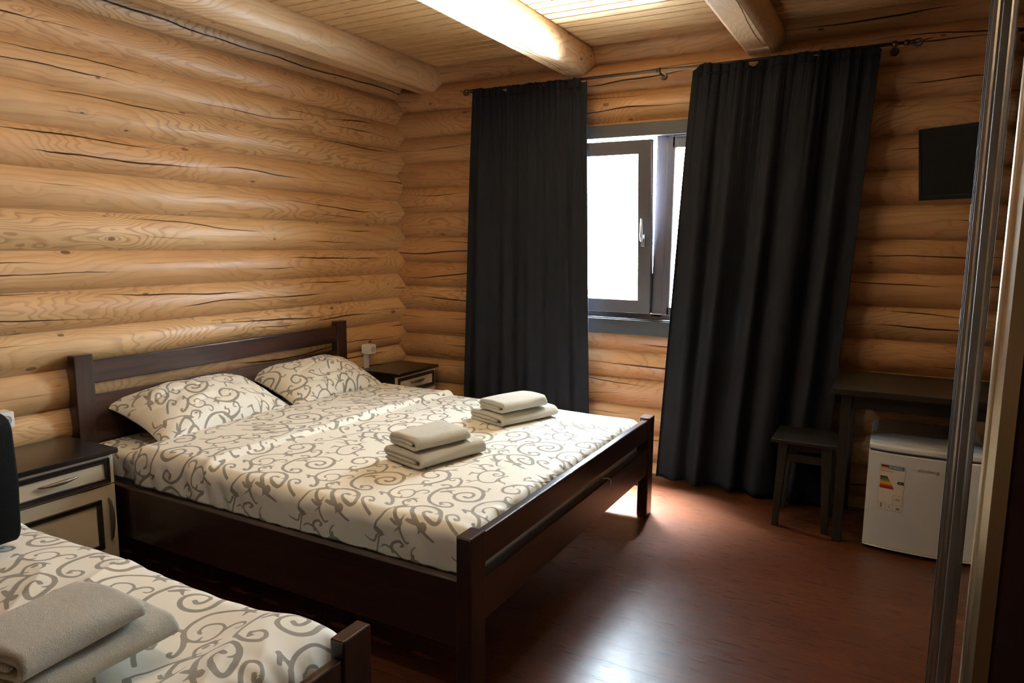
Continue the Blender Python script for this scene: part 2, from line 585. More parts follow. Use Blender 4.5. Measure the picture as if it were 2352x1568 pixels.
def link(name, mb, mat, parent=None, local=False, label=None, autosmooth=None):
    me = bpy.data.meshes.new(name)
    V = np.array(mb.v, float)
    if parent is not None and not local:
        q = parent
        while q is not None:           # no rotated ancestors here, only offsets
            V = V - np.array(q.location)
            q = q.parent
    me.from_pydata([tuple(q) for q in V], [], mb.f)
    for k, lst in mb.at.items():
        dim = lst[0][1].shape[1]
        arr = np.zeros((len(V), dim), np.float32)
        for o_, a in lst:
            arr[o_:o_ + len(a)] = a
        if dim == 1:
            me.attributes.new(k, 'FLOAT', 'POINT').data.foreach_set('value', arr.ravel())
        else:
            me.attributes.new(k, 'FLOAT_VECTOR', 'POINT').data.foreach_set('vector', arr.ravel())
    me.polygons.foreach_set('use_smooth', mb.sm)
    bm = bmesh.new()
    bm.from_mesh(me)
    if not mb.at:
        bmesh.ops.recalc_face_normals(bm, faces=bm.faces)
    bm.to_mesh(me)
    bm.free()
    me.materials.append(mat)
    o = bpy.data.objects.new(name, me)
    scn.collection.objects.link(o)
    if parent is not None:
        o.parent = parent
    if label:
        o['label'] = label
    return o


def thing(name, label, cat, loc=(0, 0, 0), rotz=0.0, group=None):
    o = bpy.data.objects.new(name, None)
    o.empty_display_size = 0.05
    scn.collection.objects.link(o)
    o.location = loc
    o.rotation_euler = (0, 0, rotz)
    o['label'] = label
    o['category'] = cat
    if group:
        o['group'] = group
    return o


def tag(o, label, cat, group=None):
    o['label'] = label
    o['category'] = cat
    if group:
        o['group'] = group
    return o


def struct(name, mb, mat, label=None):
    o = link(name, mb, mat)
    o['kind'] = 'structure'
    if label:
        o['label'] = label
    return o


def text_mesh(s, size, mat, name, parent, mtx, depth=0.0004, xscale=1.0, warp=None):
    cu = bpy.data.curves.new('tmp', 'FONT')
    cu.body = s
    cu.size = size
    cu.extrude = depth
    cu.resolution_u = 3
    t = bpy.data.objects.new('tmp', cu)
    scn.collection.objects.link(t)
    dg = bpy.context.evaluated_depsgraph_get()
    me = bpy.data.meshes.new_from_object(t.evaluated_get(dg))
    bpy.data.objects.remove(t)
    for v in me.vertices:
        q = mtx @ Vector((v.co.x * xscale, v.co.y, v.co.z))
        if warp:
            q = warp(q)
        v.co = q
    me.materials.clear()
    me.materials.append(mat)
    me.name = name
    o = bpy.data.objects.new(name, me)
    scn.collection.objects.link(o)
    o.parent = parent
    return o


# ================================================================== ROOM
XL, YB, ZC = -3.205, 4.15, 2.578
P_, R_ = 0.173, 0.105
DEPTH = math.sqrt(R_ * R_ - (P_ / 2) ** 2)


def log_patch(mb, axis, plane, zc, k, u0, u1, z0, z1, step=0.03):
    """visible face of one round log between heights z0 and z1"""
    a0 = math.asin(max(-1, min(1, (z0 - zc) / R_)))
    a1 = math.asin(max(-1, min(1, (z1 - zc) / R_)))
    na = max(2, int(abs(a1 - a0) / 0.13) + 1)
    nu = max(2, int((u1 - u0) / step) + 1)
    A = np.linspace(a0, a1, na)
    U = np.linspace(u0, u1, nu)
    UU, AA = np.meshgrid(U, A, indexing='ij')
    seam = np.clip((np.abs(AA) / 0.96) ** 4, 0, 1)
    rr = R_ + (1 - seam) * (0.0035 * nz(UU * 1.3, AA * 1.2, k * 3.1) + 0.0012 * nz(UU * 6, AA * 4, k))
    off = rr * np.cos(AA) - DEPTH
    Z = zc + rr * np.sin(AA)
    if axis == 'y':
        P = np.stack([plane + off, UU, Z], -1)
    else:
        P = np.stack([UU, plane - off, Z], -1)
    r = ((k * 0.6180339) % 1.0) * 0.9 + (0.05 if axis == 'y' else 0.013)
    lc = np.stack([UU, AA * R_, np.full_like(UU, r)], -1)
    mb.grid(P, True, axis != 'y', logco=lc)


# left wall: seams at 0.661 + n * 0.173
mb = MB()
for k in range(-5, 13):
    zs = 0.661 + k * P_
    if zs > ZC + 0.02 or zs + P_ < -0.02:
        continue
    log_patch(mb, 'y', XL, zs + P_ / 2, k + 20, -2.85, YB + 0.02, zs, zs + P_)
wl = struct('wall_left', mb, M['log_l'], 'left wall of round honey-coloured logs behind the headboard')
core = MB().box(-3.42, -2.9, -0.05, XL + 0.001, YB + 0.2, ZC + 0.1, 0)
c_ = link('wall_core', core, M['reveal'], wl)

# window wall
WX0, WX1, WZ0, WZ1 = -2.04, -0.86, 0.93, 2.06
mb = MB()
for k in range(-5, 14):
    zs = 0.574 + k * P_
    ze = zs + P_
    if zs > ZC + 0.02 or ze < -0.02:
        continue
    zc = zs + P_ / 2
    if ze <= WZ0 or zs >= WZ1:
        log_patch(mb, 'x', YB, zc, k + 60, XL - 0.04, 0.86, zs, ze)
    else:
        log_patch(mb, 'x', YB, zc, k + 60, XL - 0.04, WX0, zs, ze)
        log_patch(mb, 'x', YB, zc, k + 60, WX1, 0.86, zs, ze)
        if zs < WZ0:
            log_patch(mb, 'x', YB, zc, k + 60, WX0, WX1, zs, WZ0)
        if ze > WZ1:
            log_patch(mb, 'x', YB, zc, k + 60, WX0, WX1, WZ1, ze)
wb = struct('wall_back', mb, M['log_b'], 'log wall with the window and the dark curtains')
core = MB()
y0, y1 = YB + 0.001, 4.176
core.box(-3.42, y0, -0.05, WX0, y1, ZC + 0.1, 0).box(WX1, y0, -0.05, 1.0, y1 + 0.17, ZC + 0.1, 0)  # right side thickened, unseen, to keep window light off the left corner
core.box(WX0, y0, -0.05, WX1, y1, WZ0, 0).box(WX0, y0, WZ1, WX1, y1, ZC + 0.1, 0)
c_ = link('wall_core', core, M['reveal'], wb)
# closers between the log faces and the core round the opening
cl = MB()
cl.box(WX0 - 0.012, 4.11, WZ0, WX0, 4.16, WZ1, 0).box(WX1, 4.11, WZ0, WX1 + 0.012, 4.16, WZ1, 0)
link('opening_lining', cl, M['casing'], wb)

mb = MB()
for k in range(-5, 13):
    zs = 0.661 + k * P_
    if zs > ZC + 0.02 or zs + P_ < -0.02:
        continue
    n0 = len(mb.v)
    log_patch(mb, 'y', 0.80, zs + P_ / 2, k + 100, -2.85, YB + 0.02, zs, zs + P_, 0.08)
    for i in range(n0, len(mb.v)):
        x, y, z = mb.v[i]
        mb.v[i] = (2 * 0.80 - x, y, z)
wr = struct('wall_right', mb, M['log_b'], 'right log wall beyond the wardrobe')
link('wall_core', MB().box(0.80, -2.9, -0.05, 1.0, YB + 0.2, ZC + 0.1, 0), M['reveal'], wr)

mb = MB()
for k in range(-5, 14):
    zs = 0.574 + k * P_
    if zs > ZC + 0.02 or zs + P_ < -0.02:
        continue
    n0 = len(mb.v)
    log_patch(mb, 'x', 0.0, zs + P_ / 2, k + 140, XL - 0.04, 0.86, zs, zs + P_, 0.1)
    for i in range(n0, len(mb.v)):
        x, y, z = mb.v[i]
        mb.v[i] = (x, -2.75 - y, z)
wf = struct('wall_front', mb, M['log_l'], 'log wall behind the camera')
link('wall_core', MB().box(-3.42, -2.95, -0.05, 1.0, -2.75, ZC + 0.1, 0), M['reveal'], wf)

struct('floor', MB().box(-3.4, -2.9, -0.06, 1.0, 4.3, 0.0, 0), M['floor'], 'varnished red-brown board floor')

# tongue and groove ceiling: one mesh, every board with a bevelled edge
mb = MB()
bw = 0.088
y = -2.8
prof = []
while y < 4.25:
    prof += [(y, ZC + 0.006), (y + 0.004, ZC), (y + bw - 0.010, ZC), (y + bw - 0.006, ZC + 0.006)]
    y += bw
Y_ = np.array([q[0] for q in prof])
Z_ = np.array([q[1] for q in prof])
X_ = np.array([-3.4, -1.0, 1.0])
P = np.stack([np.repeat(X_[:, None], len(Y_), 1), np.repeat(Y_[None], 3, 0), np.repeat(Z_[None], 3, 0)], -1)
mb.grid(P, False, True)
mb.box(-3.4, -2.9, ZC + 0.012, 1.0, 4.3, ZC + 0.15, 0)
struct('ceiling', mb, M['ceil'], 'ceiling of narrow pine boards above the beams')


def beam(n, xc, w=0.078):
    """round log flattened underneath, running to the window wall"""
    R, zc, zb = 0.112, 2.515, 2.418
    ab = math.acos((zc - zb) / R)
    at = math.asin((ZC + 0.01 - zc) / R)
    U = np.linspace(-2.8, 4.16, 150)
    angs = list(np.linspace(at, -PI / 2 + ab, 14)) + list(np.linspace(-PI / 2 - ab, -PI - at, 14))
    prof = [(R * math.cos(a), zc + R * math.sin(a), (a + PI / 2) * R) for a in angs]
    bot = [(x, zb, x) for x in np.linspace(prof[13][0], prof[14][0], 6)]
    mb = MB()
    for piece, sm in ((prof[:14], True), (bot, False), (prof[14:], True)):
        q = np.array(piece)
        UU = np.repeat(U[:, None], len(q), 1)
        nn = 0.003 * nz(UU * 1.2, q[None, :, 2] * 9, n * 7.0)
        pin = np.zeros(len(q))
        pin[1:-1] = 1
        P = np.stack([xc + q[None, :, 0] * (1 + nn * 6 * pin), UU, np.repeat(q[None, :, 1], len(U), 0) + nn * 0.3 * pin * (0 if not sm else 1)], -1)
        lc = np.stack([UU, np.repeat(q[None, :, 2], len(U), 0) * 0.9, np.full_like(UU, 0.07 + 0.317 * n)], -1)
        mb.grid(P, sm, False, logco=lc)
    o = len(mb.v)
    return struct('trim_%d' % n, mb, M['beam'],
                  {1: 'log ceiling beam nearest the headboard wall', 2: 'middle log ceiling beam, its underside in bright daylight',
                   3: 'log ceiling beam above the right curtain'}[n])


beam(1, -2.935)
beam(2, -1.820)
beam(3, -0.735)

# ------------------------------------------------------------------ window
win = bpy.data.objects.new('window_1', None)
scn.collection.objects.link(win)
win.location = (-1.27, 4.17, WZ0)
win['kind'] = 'structure'
win['label'] = 'graphite-framed window with its left sash tilted open'
mb = MB()
mb.box(-2.13, 4.070, 2.030, -0.77, 4.115, 2.106, 0.003)
mb.box(-2.13, 4.070, 0.857, -0.77, 4.115, 0.948, 0.003)
mb.box(-2.13, 4.072, 0.940, -2.030, 4.112, 2.035, 0.003)
mb.box(-0.87, 4.072, 0.940, -0.77, 4.112, 2.035, 0.003)
link('casing', mb, M['casing'], win)
mb = MB().box(-2.04, 4.075, 0.940, -0.86, 4.176, 0.957, 0.004)
link('sill', mb, M['casing'], win)
mb = MB()
ya, yb = 4.128, 4.172
mb.box(-2.04, ya, 0.955, -0.86, yb, 0.985, 0.003).box(-2.04, ya, 2.030, -0.86, yb, 2.062, 0.003)
mb.box(-2.04, ya, 0.955, -2.005, yb, 2.060, 0.003).box(-0.895, ya, 0.955, -0.86, yb, 2.060, 0.003)
mb.box(-1.300, ya, 0.970, -1.235, yb, 2.045, 0.003)
link('frame', mb, M['frame'], win)
mb = MB().box(-2.03, ya + 0.004, 2.0235, -0.87, ya + 0.010, 2.0305, 0.001).box(-2.03, ya - 0.004, 0.9845, -0.87, ya + 0.004, 0.9895, 0.001)
link('daylight_line', mb, M['frame_white'], win)  # white strips stand in for bright daylight lines along the frame
# right, closed sash
mb = MB()
x0, x1, z0, z1 = -1.236, -0.893, 0.986, 2.022
ya2, yb2 = 4.122, 4.160
mb.box(x0, ya2, z0, x0 + 0.045, yb2, z1, 0.003).box(x1 - 0.075, ya2, z0, x1, yb2, z1, 0.003)
mb.box(x0 + 0.03, ya2, z0, x1 - 0.05, yb2, z0 + 0.045, 0.003).box(x0 + 0.03, ya2, z1 - 0.062, x1 - 0.05, yb2, z1, 0.003)
sr = link('sash', mb, M['frame'], win)
link('pane', MB().box(x0 + 0.04, 4.130, z0 + 0.04, x1 - 0.07, 4.134, z1 - 0.055, 0).box(x0 + 0.04, 4.150, z0 + 0.04, x1 - 0.07, 4.154, z1 - 0.055, 0), M['glass'], sr)
link('glazing_bead', MB().box(x0 + 0.045, 4.119, z0 + 0.045, x0 + 0.052, 4.126, z1 - 0.062, 0.001), M['frame_white'], sr)
# left sash, tilted inwards about its lower edge
TILT = math.radians(5.2)
piv = Vector((0, 4.135, 0.992))
Rt = Matrix.Translation(piv) @ Matrix.Rotation(TILT, 4, 'X') @ Matrix.Translation(-piv)


def tb(mb, *a):
    return mb.box(*a, rot=Rt)


mb = MB()
x0, x1, z0, z1 = -2.000, -1.300, 0.990, 2.008
ya3, yb3 = 4.108, 4.156
bs = 0.080
tb(mb, x0, ya3, z0, x0 + bs, yb3, z1, 0.004)
tb(mb, x1 - bs, ya3, z0, x1, yb3, z1, 0.004)
tb(mb, x0 + .07, ya3, z0, x1 - .07, yb3, z0 + bs, 0.004)
tb(mb, x0 + .07, ya3, z1 - bs, x1 - .07, yb3, z1, 0.004)
sl = link('sash', mb, M['frame'], win, label='left sash tilted inwards at the top')
link('pane', tb(tb(MB(), x0 + .075, 4.122, z0 + .075, x1 - .075, 4.126, z1 - .075, 0), x0 + .075, 4.142, z0 + .075, x1 - .075, 4.146, z1 - .075, 0), M['glass'], sl)
mb = MB()
tb(mb, -1.357, 4.098, 1.395, -1.331, 4.110, 1.465, 0.004)
hb = [Vector(p) for p in ((-1.344, 4.110, 1.430), (-1.344, 4.080, 1.430), (-1.344, 4.066, 1.437), (-1.344, 4.064, 1.460), (-1.344, 4.068, 1.560))]
mb.tube([Rt @ p for p in hb], [0.007, 0.007, 0.0085, 0.0085, 0.006], 10)
link('handle', mb, M['chrome'], sl)

# ================================================================== CURTAINS
RODZ, RODY = 2.372, 4.005
rod = thing('curtain_rod', 'thin dark bronze curtain rod with curled ends above the window', 'curtain rod', (-1.27, RODY, RODZ))
link('pole', MB().tube([(-2.50, RODY, RODZ), (-1.2, RODY, RODZ - 0.002), (-0.05, RODY, RODZ)], 0.0085, 14), M['rod'], rod)
for s, xe in ((-1, -2.50), (1, -0.05)):
    mb = MB()
    mb.tube([(xe - s * 0.01, RODY, RODZ), (xe + s * 0.012, RODY, RODZ)], [0.013, 0.013], 14)
    mb.tube([(xe + s * 0.012, RODY, RODZ), (xe + s * 0.030, RODY, RODZ)], [0.008, 0.012], 12)
    pts, rad = [], []
    for i in range(26):
        t = i / 25
        a = -PI * 0.5 + t * PI * 2.15
        rr = 0.017 * (1 - 0.15 * t)
        pts.append((xe + s * (0.030 + 0.017 + rr * math.sin(a + PI * 0.0) * 1.2), RODY, RODZ - 0.004 - rr * math.cos(a)))
        rad.append(0.0055 - 0.001 * t)
    pts += [(xe + s * 0.085, RODY, RODZ + 0.006), (xe + s * 0.110, RODY, RODZ + 0.010)]
    rad += [0.0035, 0.001]
    mb.tube(pts, rad, 8)
    link('finial', mb, M['rod'], rod)
for xb in (-2.44, -1.267, -0.10):
    mb = MB()
    mb.tube([(xb, RODY, RODZ - 0.012), (xb, 4.105, RODZ - 0.012)], 0.006, 10)
    mb.tube([(xb, 4.112, RODZ - 0.012), (xb, 4.098, RODZ - 0.012)], [0.021, 0.017], 16)
    mb.tube([(xb - 0.011, RODY, RODZ), (xb + 0.011, RODY, RODZ)], 0.0135, 14)
    link('bracket', mb, M['rod'], rod)


def curtain(label, xt0, xt1, xb0, xb1, zb, folds, seed, drift=0.0):
    t = thing('curtain', label, 'curtain', ((xt0 + xt1) / 2, 3.985, 0.0), group=None)
    nu, nv = 420, 110
    U = np.linspace(0, 1, nu)
    T = np.linspace(0, 1, nv)
    T = T ** 1.25                      # more rows near the heading
    UU, TT = np.meshgrid(U, T, indexing='ij')
    x = (xt0 + (xt1 - xt0) * UU) * (1 - TT) + (xb0 + (xb1 - xb0) * UU) * TT
    ph = np.zeros_like(UU)
    for c, amp, fr in folds:
        ph += amp * np.sin(2 * PI * (fr * UU + c + 0.10 * np.sin(2 * TT + seed) * 1.0 + 0.16 * nz(UU * 2.5, TT * 0.8, seed)))
    grow = 0.30 + 0.70 * np.clip(TT / 0.5, 0, 1) ** 0.7
    # edges of the cloth stay calmer
    calm = np.clip(np.minimum(UU, 1 - UU) / 0.05, 0, 1) ** 0.5 * 0.8 + 0.2
    y = ph * grow * calm
    head = np.exp(-(TT / 0.045) ** 2)
    pleat = np.sign(np.sin(2 * PI * 19 * UU + 4 * nz(UU * 9, 0, seed))) * np.abs(np.sin(2 * PI * 19 * UU + 4 * nz(UU * 9, 0, seed))) ** 0.6
    fade = np.exp(-(TT / 0.13))
    y += 0.010 * pleat * fade * (0.35 + 0.65 * (nz(UU * 5, 0, seed + 3) * .5 + .5))
    y += 0.005 * nz(UU * 60, TT * 7, seed + 1) * np.exp(-TT * 6)
    y += 0.004 * nz(UU * 14, TT * 4, seed + 2)
    x = x + 0.006 * np.cos(2 * PI * 19 * UU) * fade
    ztop = RODZ + 0.006 - 0.020 * np.clip(nz(U * 13, 0, seed + 5), 0, 1) - 0.004 * np.abs(np.sin(2 * PI * 19 * U))
    ztop = ztop - 0.028 * np.clip(np.sin(2 * PI * (U * 3.0 + seed)) - 0.86, 0, 1) / 0.14
    hem = zb + 0.006 * nz(U * 6, 0, seed + 9)
    z = ztop[:, None] * (1 - TT) + hem[:, None] * TT
    P = np.stack([x, 3.982 + y, z], -1)
    mb = MB().grid(P, True)
    o = link('cloth', mb, M['curtain'], t)
    sd = o.modifiers.new('thickness', 'SOLIDIFY')
    sd.thickness = 0.003
    sd.offset = 0
    # the gathered tape under the ruffle
    Uq = np.linspace(0, 1, 200)
    xx = xt0 + 0.01 + (xt1 - xt0 - 0.02) * Uq
    yy = 3.982 + np.interp(Uq, U, y[:, 6]) - 0.004
    q = [(a, b, RODZ - 0.052 + 0.004 * math.sin(i * 0.9)) for i, (a, b) in enumerate(zip(xx, yy))]
    link('heading_tape', MB().tube(q, 0.0045, 6), M['curtain'], t)
    return t


curtain('charcoal curtain hanging left of the open window, behind the bed', -2.492, -1.700, -2.560, -1.615, 0.035,
        ((0.1, 0.010, 5.0), (0.4, 0.012, 2.6), (0.7, 0.006, 9.0)), 1.3)
curtain('charcoal curtain with deep folds hanging right of the window, behind the stool', -1.075, -0.160, -1.190, -0.275, 0.022,
        ((0.30, 0.034, 5.2), (0.15, 0.014, 2.7), (0.6, 0.010, 8.5)), 4.2)


# ================================================================== THE SCROLL FIGURE OF THE BEDDING
STROKES = "6,9;131,347 116,339 84,321 57,295 48,269 49,235 60,209 77,192|13,11;70,197 92,182 115,161 130,137 132,124|11,9;132,124 125,122 114,126 112,132|8,5;79,192 93,188 111,188 128,194 145,204 150,225 143,250 128,267 109,271 91,261 83,245 89,225|8,8;89,225 100,220|7,3;122,196 117,213|8,4;142,250 145,273 154,287 170,291 182,283 183,269 171,263|8,8;59,203 44,203 26,201|9,9;28,204 48,184|7,3;26,201 26,197|16,22;119,342 137,345|10,2;137,342 164,335|10,2;130,337 134,314|8,5;114,346 100,359 101,376 115,379|6,2;112,348 99,342|12,14;135,355 146,375 157,403 159,433 147,468|14,7;147,468 128,491 103,500 77,492 57,473 46,447 54,421 68,407 90,404 108,415 115,434|8,8;115,434 107,452 95,455|8,2;67,480 80,459|5,3;103,500 112,521 126,537 128,553|5,7;120,525 140,531|3,2;109,511 133,513|7,10;283,225 296,233 314,230 327,216 327,201|10,12;328,201 311,191 288,187 262,195 236,210 213,240 201,278 201,324 212,347 227,364|7,13;227,364 251,384 277,399 309,401 342,386 366,357|14,9;366,357 378,318 370,288 348,272 318,269 290,284 276,308 282,331 300,347 324,350 338,338|10,12;338,338 340,317 330,304 314,310|9,7;281,224 273,222|9,9;275,220 287,204|5,3;284,212 298,210|10,10;227,356 237,379 233,411 220,440|9,5;220,440 199,455 179,452 170,438 177,423|6,6;177,423 192,423 192,437|6,2;199,455 202,474|8,8;218,341 221,363 212,377 195,376 188,364|8,8;190,362 180,367|9,15;217,307 238,329|12,2;235,330 254,344|12,3;240,327 265,311|5,5;345,389 365,390|4,4;364,392 358,409|10,10;355,412 358,414|12,9;216,56 195,70 181,88 171,110 183,128 203,138 221,144|9,12;221,144 234,159 258,168 288,168 314,157|13,13;314,157 332,140 351,109 361,85 355,74 336,76 309,88|11,7;309,88 286,105 277,121 284,131|10,12;286,131 301,128|6,9;195,135 172,149 156,166 156,179 160,192 168,201|10,2;165,200 173,207 187,215|9,3;177,202 194,192 203,177|9,9;172,185 171,176|6,2;168,205 167,212|13,15;222,140 229,120 242,102 266,80 285,62|18,10;283,64 267,64 243,68|10,4;292,58 299,43 299,32|9,9;292,61 313,51 324,51 318,61 304,66|7,3;324,147 326,128 318,122|10,7;446,58 416,75 385,99 367,120 362,136 373,146 389,147 406,135 416,119|8,8;416,119 408,113 396,123|11,7;287,62 306,45 339,29 361,20|5,7;145,664 135,624 123,585 96,561 75,549|7,7;76,548 66,575 75,593 85,582|16,18;127,679 149,666|8,2;149,666 164,662|7,5;127,679 127,697 141,722 151,755 169,789 190,814|7,4;131,656 118,631 92,633 76,641|6,9;285,464 259,492 242,527 241,565 259,590 290,601 319,586 328,561|7,6;328,561 310,544 293,549 290,566 306,568|7,9;284,466 301,462 320,466 337,485 333,517 337,545 347,566|8,3;249,577 196,618 166,629 150,620|6,3;236,586 194,593 159,587|8,8;196,610 191,632 201,644 223,651|8,6;223,651 238,641 225,633|8,8;234,539 216,535 206,537|9,3;204,539 210,501|7,3;273,471 258,452 249,428|9,9;237,451 247,454|6,3;277,594 273,627 289,648|12,5;281,600 282,620|7,10;180,719 204,707 227,712|10,4;223,718 228,687 250,654 265,659|8,2;225,711 224,753|5,2;225,702 199,678|8,6;335,518 353,496 371,492 383,481"
TX, TY = 0.352, 0.660


def catmull(P, sub=4):
    P = np.array(P, float)
    if len(P) < 3:
        return np.array([P[0] + (P[-1] - P[0]) * t for t in np.linspace(0, 1, 3)])
    E = np.vstack([2 * P[0] - P[1], P, 2 * P[-1] - P[-2]])
    o = []
    for i in range(1, len(E) - 2):
        a, b, c, d = E[i - 1:i + 3]
        for k in range(sub):
            t = k / sub
            o.append(.5 * ((2 * b) + (-a + c) * t + (2 * a - 5 * b + 4 * c - d) * t * t + (-a + 3 * b - 3 * c + d) * t ** 3))
    o.append(P[-1])
    return np.array(o)


def build_tile(n=216, m=404):
    gx, gy = np.meshgrid(np.arange(n) / n * TX, np.arange(m) / m * TY, indexing='ij')
    D = np.full(gx.shape, 0.05)
    for st in STROKES.split('|'):
        wd, pts = st.split(';')
        w0, w1 = [float(q) for q in wd.split(',')]
        C = catmull([[float(q) / 1000 for q in p.split(',')] for p in pts.split()])
        L = len(C)
        for i in range(L - 1):
            a, b = C[i], C[i + 1]
            mx, my = (a + b) / 2
            ax = (gx - mx + TX / 2) % TX - TX / 2 + mx
            ay = (gy - my + TY / 2) % TY - TY / 2 + my
            ab = b - a
            t = np.clip(((ax - a[0]) * ab[0] + (ay - a[1]) * ab[1]) / max(ab @ ab, 1e-12), 0, 1)
            wv = (w0 + (w1 - w0) * ((i + t) / (L - 1))) / 2000
            D = np.minimum(D, np.hypot(ax - a[0] - t * ab[0], ay - a[1] - t * ab[1]) - wv)
    return D


TILE = build_tile()


def scroll_at(x, y):
    n, m = TILE.shape
    fx = ((np.asarray(x) + 1.6) / TX % 1.0) * n
    fy = ((np.asarray(y) - 1.7) / TY % 1.0) * m
    i, j = np.floor(fx).astype(int), np.floor(fy).astype(int)
    a, b = fx - i, fy - j
    i1, j1 = (i + 1) % n, (j + 1) % m
    i, j = i % n, j % m
    return TILE[i, j] * (1 - a) * (1 - b) + TILE[i1, j] * a * (1 - b) + TILE[i, j1] * (1 - a) * b + TILE[i1, j1] * a * b


def cloth_grid(mb, P, cx, cy, flip=False, rot=0.0, ox=0.0, oy=0.0):
    c, s = math.cos(rot), math.sin(rot)
    qx, qy = cx * c - cy * s + ox, cx * s + cy * c + oy
    mb.grid(P, True, flip, scroll=scroll_at(qx, qy), clothco=np.stack([qx, qy, 0 * qx], -1))
    return mb


def edge_curve(s, flat, r, out):
    """arc length past the flat part -> (outward distance, drop)"""
    s = np.asarray(s, float)
    th = np.clip(s / r, 0, PI / 2)
    o = r * np.sin(th)
    d = r * (1 - np.cos(th))
    ex = np.clip(s - r * PI / 2, 0, None)
    return o, d + ex


def duvet(label, xh, xf, yn, yf, zt, drop_n, drop_f, drop_foot, r, seed, fold_x=None, step=0.0055, puff=1.0, rf=0.05, shift=(0, 0), rumple=0.0):
    """quilt with rounded sides; yn/yf are the two long sides, xh the head hem, xf the foot"""
    flatn, flatf = yn + r, yf - r
    aN = r * PI / 2 + drop_n - r
    aF = r * PI / 2 + drop_f - r
    cy = np.arange(flatn - aN, flatf + aF + 1e-6, step)
    flatx = xf - rf
    aX = rf * PI / 2 + drop_foot - rf
    cx = np.arange(xh, flatx + aX + 1e-6, step)
    CX, CY = np.meshgrid(cx, cy, indexing='ij')
    on, dn = edge_curve(np.clip(flatn - CY, 0, None), 0, r, 0)
    of, df = edge_curve(np.clip(CY - flatf, 0, None), 0, r, 0)
    ox, dx = edge_curve(np.clip(CX - flatx, 0, None), 0, rf, 0)
    Y = np.clip(CY, flatn, flatf) - on + of
    X = np.clip(CX, None, flatx) + ox
    side = np.clip(np.maximum(dn, df) / 0.08, 0, 1)
    top = 1 - side
    Z = zt - np.maximum(dn, df) - dx * (1 - 0.6 * side)
    # crown and soft lumps
    mid = np.clip((CY - yn) / (yf - yn), 0, 1)
    Z += 0.009 * puff * np.sin(PI * mid) * top
    Z += 0.007 * puff * nz(CX * 2.3, CY * 2.3, seed) * top
    Z += 0.0028 * puff * nz(CX * 9, CY * 6, seed + 1) * top
    # puckers that run into the foot rail
    nearf = np.exp(-np.clip(flatx + rf - CX, 0, None) / 0.075)
    pk = np.sin(2 * PI * (CY * 15 + 2.2 * nz(CY * 5, CX * 4, seed + 2))) * 0.6 + 0.7 * nz(CY * 38 + CX * 9, CX * 5, seed + 13)
    Z += 0.0034 * puff * pk * nearf * (0.55 + 0.45 * nz(CY * 4, 0, seed))
    X += 0.0022 * pk * nearf
    # hanging side: slanting ripples
    rip = np.sin(2 * PI * (CX * 9.0 + CY * 3.0 + 0.9 * nz(CX * 3, CY * 2, seed + 4)))
    sd = np.clip(np.maximum(dn, df) / 0.05, 0, 1)
    Y += np.where(CY < (yn + yf) / 2, -1, 1) * (0.0035 * rip * sd + 0.004 * nz(CX * 2.5, CY, seed + 6) * sd)
    Z += 0.006 * nz(CX * 3.0, 0, seed + 7) * sd * np.clip(np.maximum(dn, df) / 0.12, 0, 1)
    if rumple:
        a = CX * 0.8 + CY * 0.6
        b = -CX * 0.6 + CY * 0.8
        rid = 1 - np.abs(nz(a * 5.5, b * 2.2, seed + 20))
        Z += rumple * (0.016 * rid ** 3 + 0.020 * nz(CX * 3.6, CY * 3.2, seed + 21)) * top * (1 - 0.5 * nearf)
        hump = np.exp(-((CX - (xf - 0.14)) / 0.10) ** 2)
        Z += rumple * 0.030 * hump * top
        X += rumple * 0.010 * nz(CY * 9, CX * 3, seed + 22) * nearf
    if fold_x is not None:
        fx = fold_x + 0.010 * nz(CY * 3, 0, seed + 8) + 0.05 * np.clip((CY - yn) / (yf - yn), 0, 1) ** 3
        st = 1 / (1 + np.exp((CX - fx) / 0.0035))
        roll = np.exp(-((CX - (fx - 0.022)) / 0.020) ** 2)
        Z += (0.020 * st + 0.008 * roll * (0.6 + 0.6 * nz(CY * 7, 0, seed + 3))) * (1 - 0.6 * side)
        Y += np.where(CY < (yn + yf) / 2, -1, 1) * 0.010 * st * side
        # behind the fold the other face shows: the figure is shifted
        back = CX < fx
        PX = np.where(back, 2 * fx - CX + 0.11, CX)
        PY = np.where(back, CY + 0.21, CY)
    else:
        PX, PY = CX + shift[0], CY + shift[1]
    P = np.stack([X, Y, Z], -1)
    mb = MB()
    sc = scroll_at(PX, PY)
    mb.grid(P, True, scroll=sc, clothco=np.stack([PX, PY, 0 * PX], -1))
    o = link('duvet', mb, M['scroll'])
    tag(o, label, 'duvet')
    m = o.modifiers.new('thickness', 'SOLIDIFY')
    m.thickness = 0.006
    m.offset = -1
    return o


def sheet(label, x0, x1, yn, yf, zt, drop, seed):
    return duvet(label, x0, x1, yn, yf, zt, drop, drop, 0.02, 0.035, seed, None, 0.0075, 0.35, 0.02)


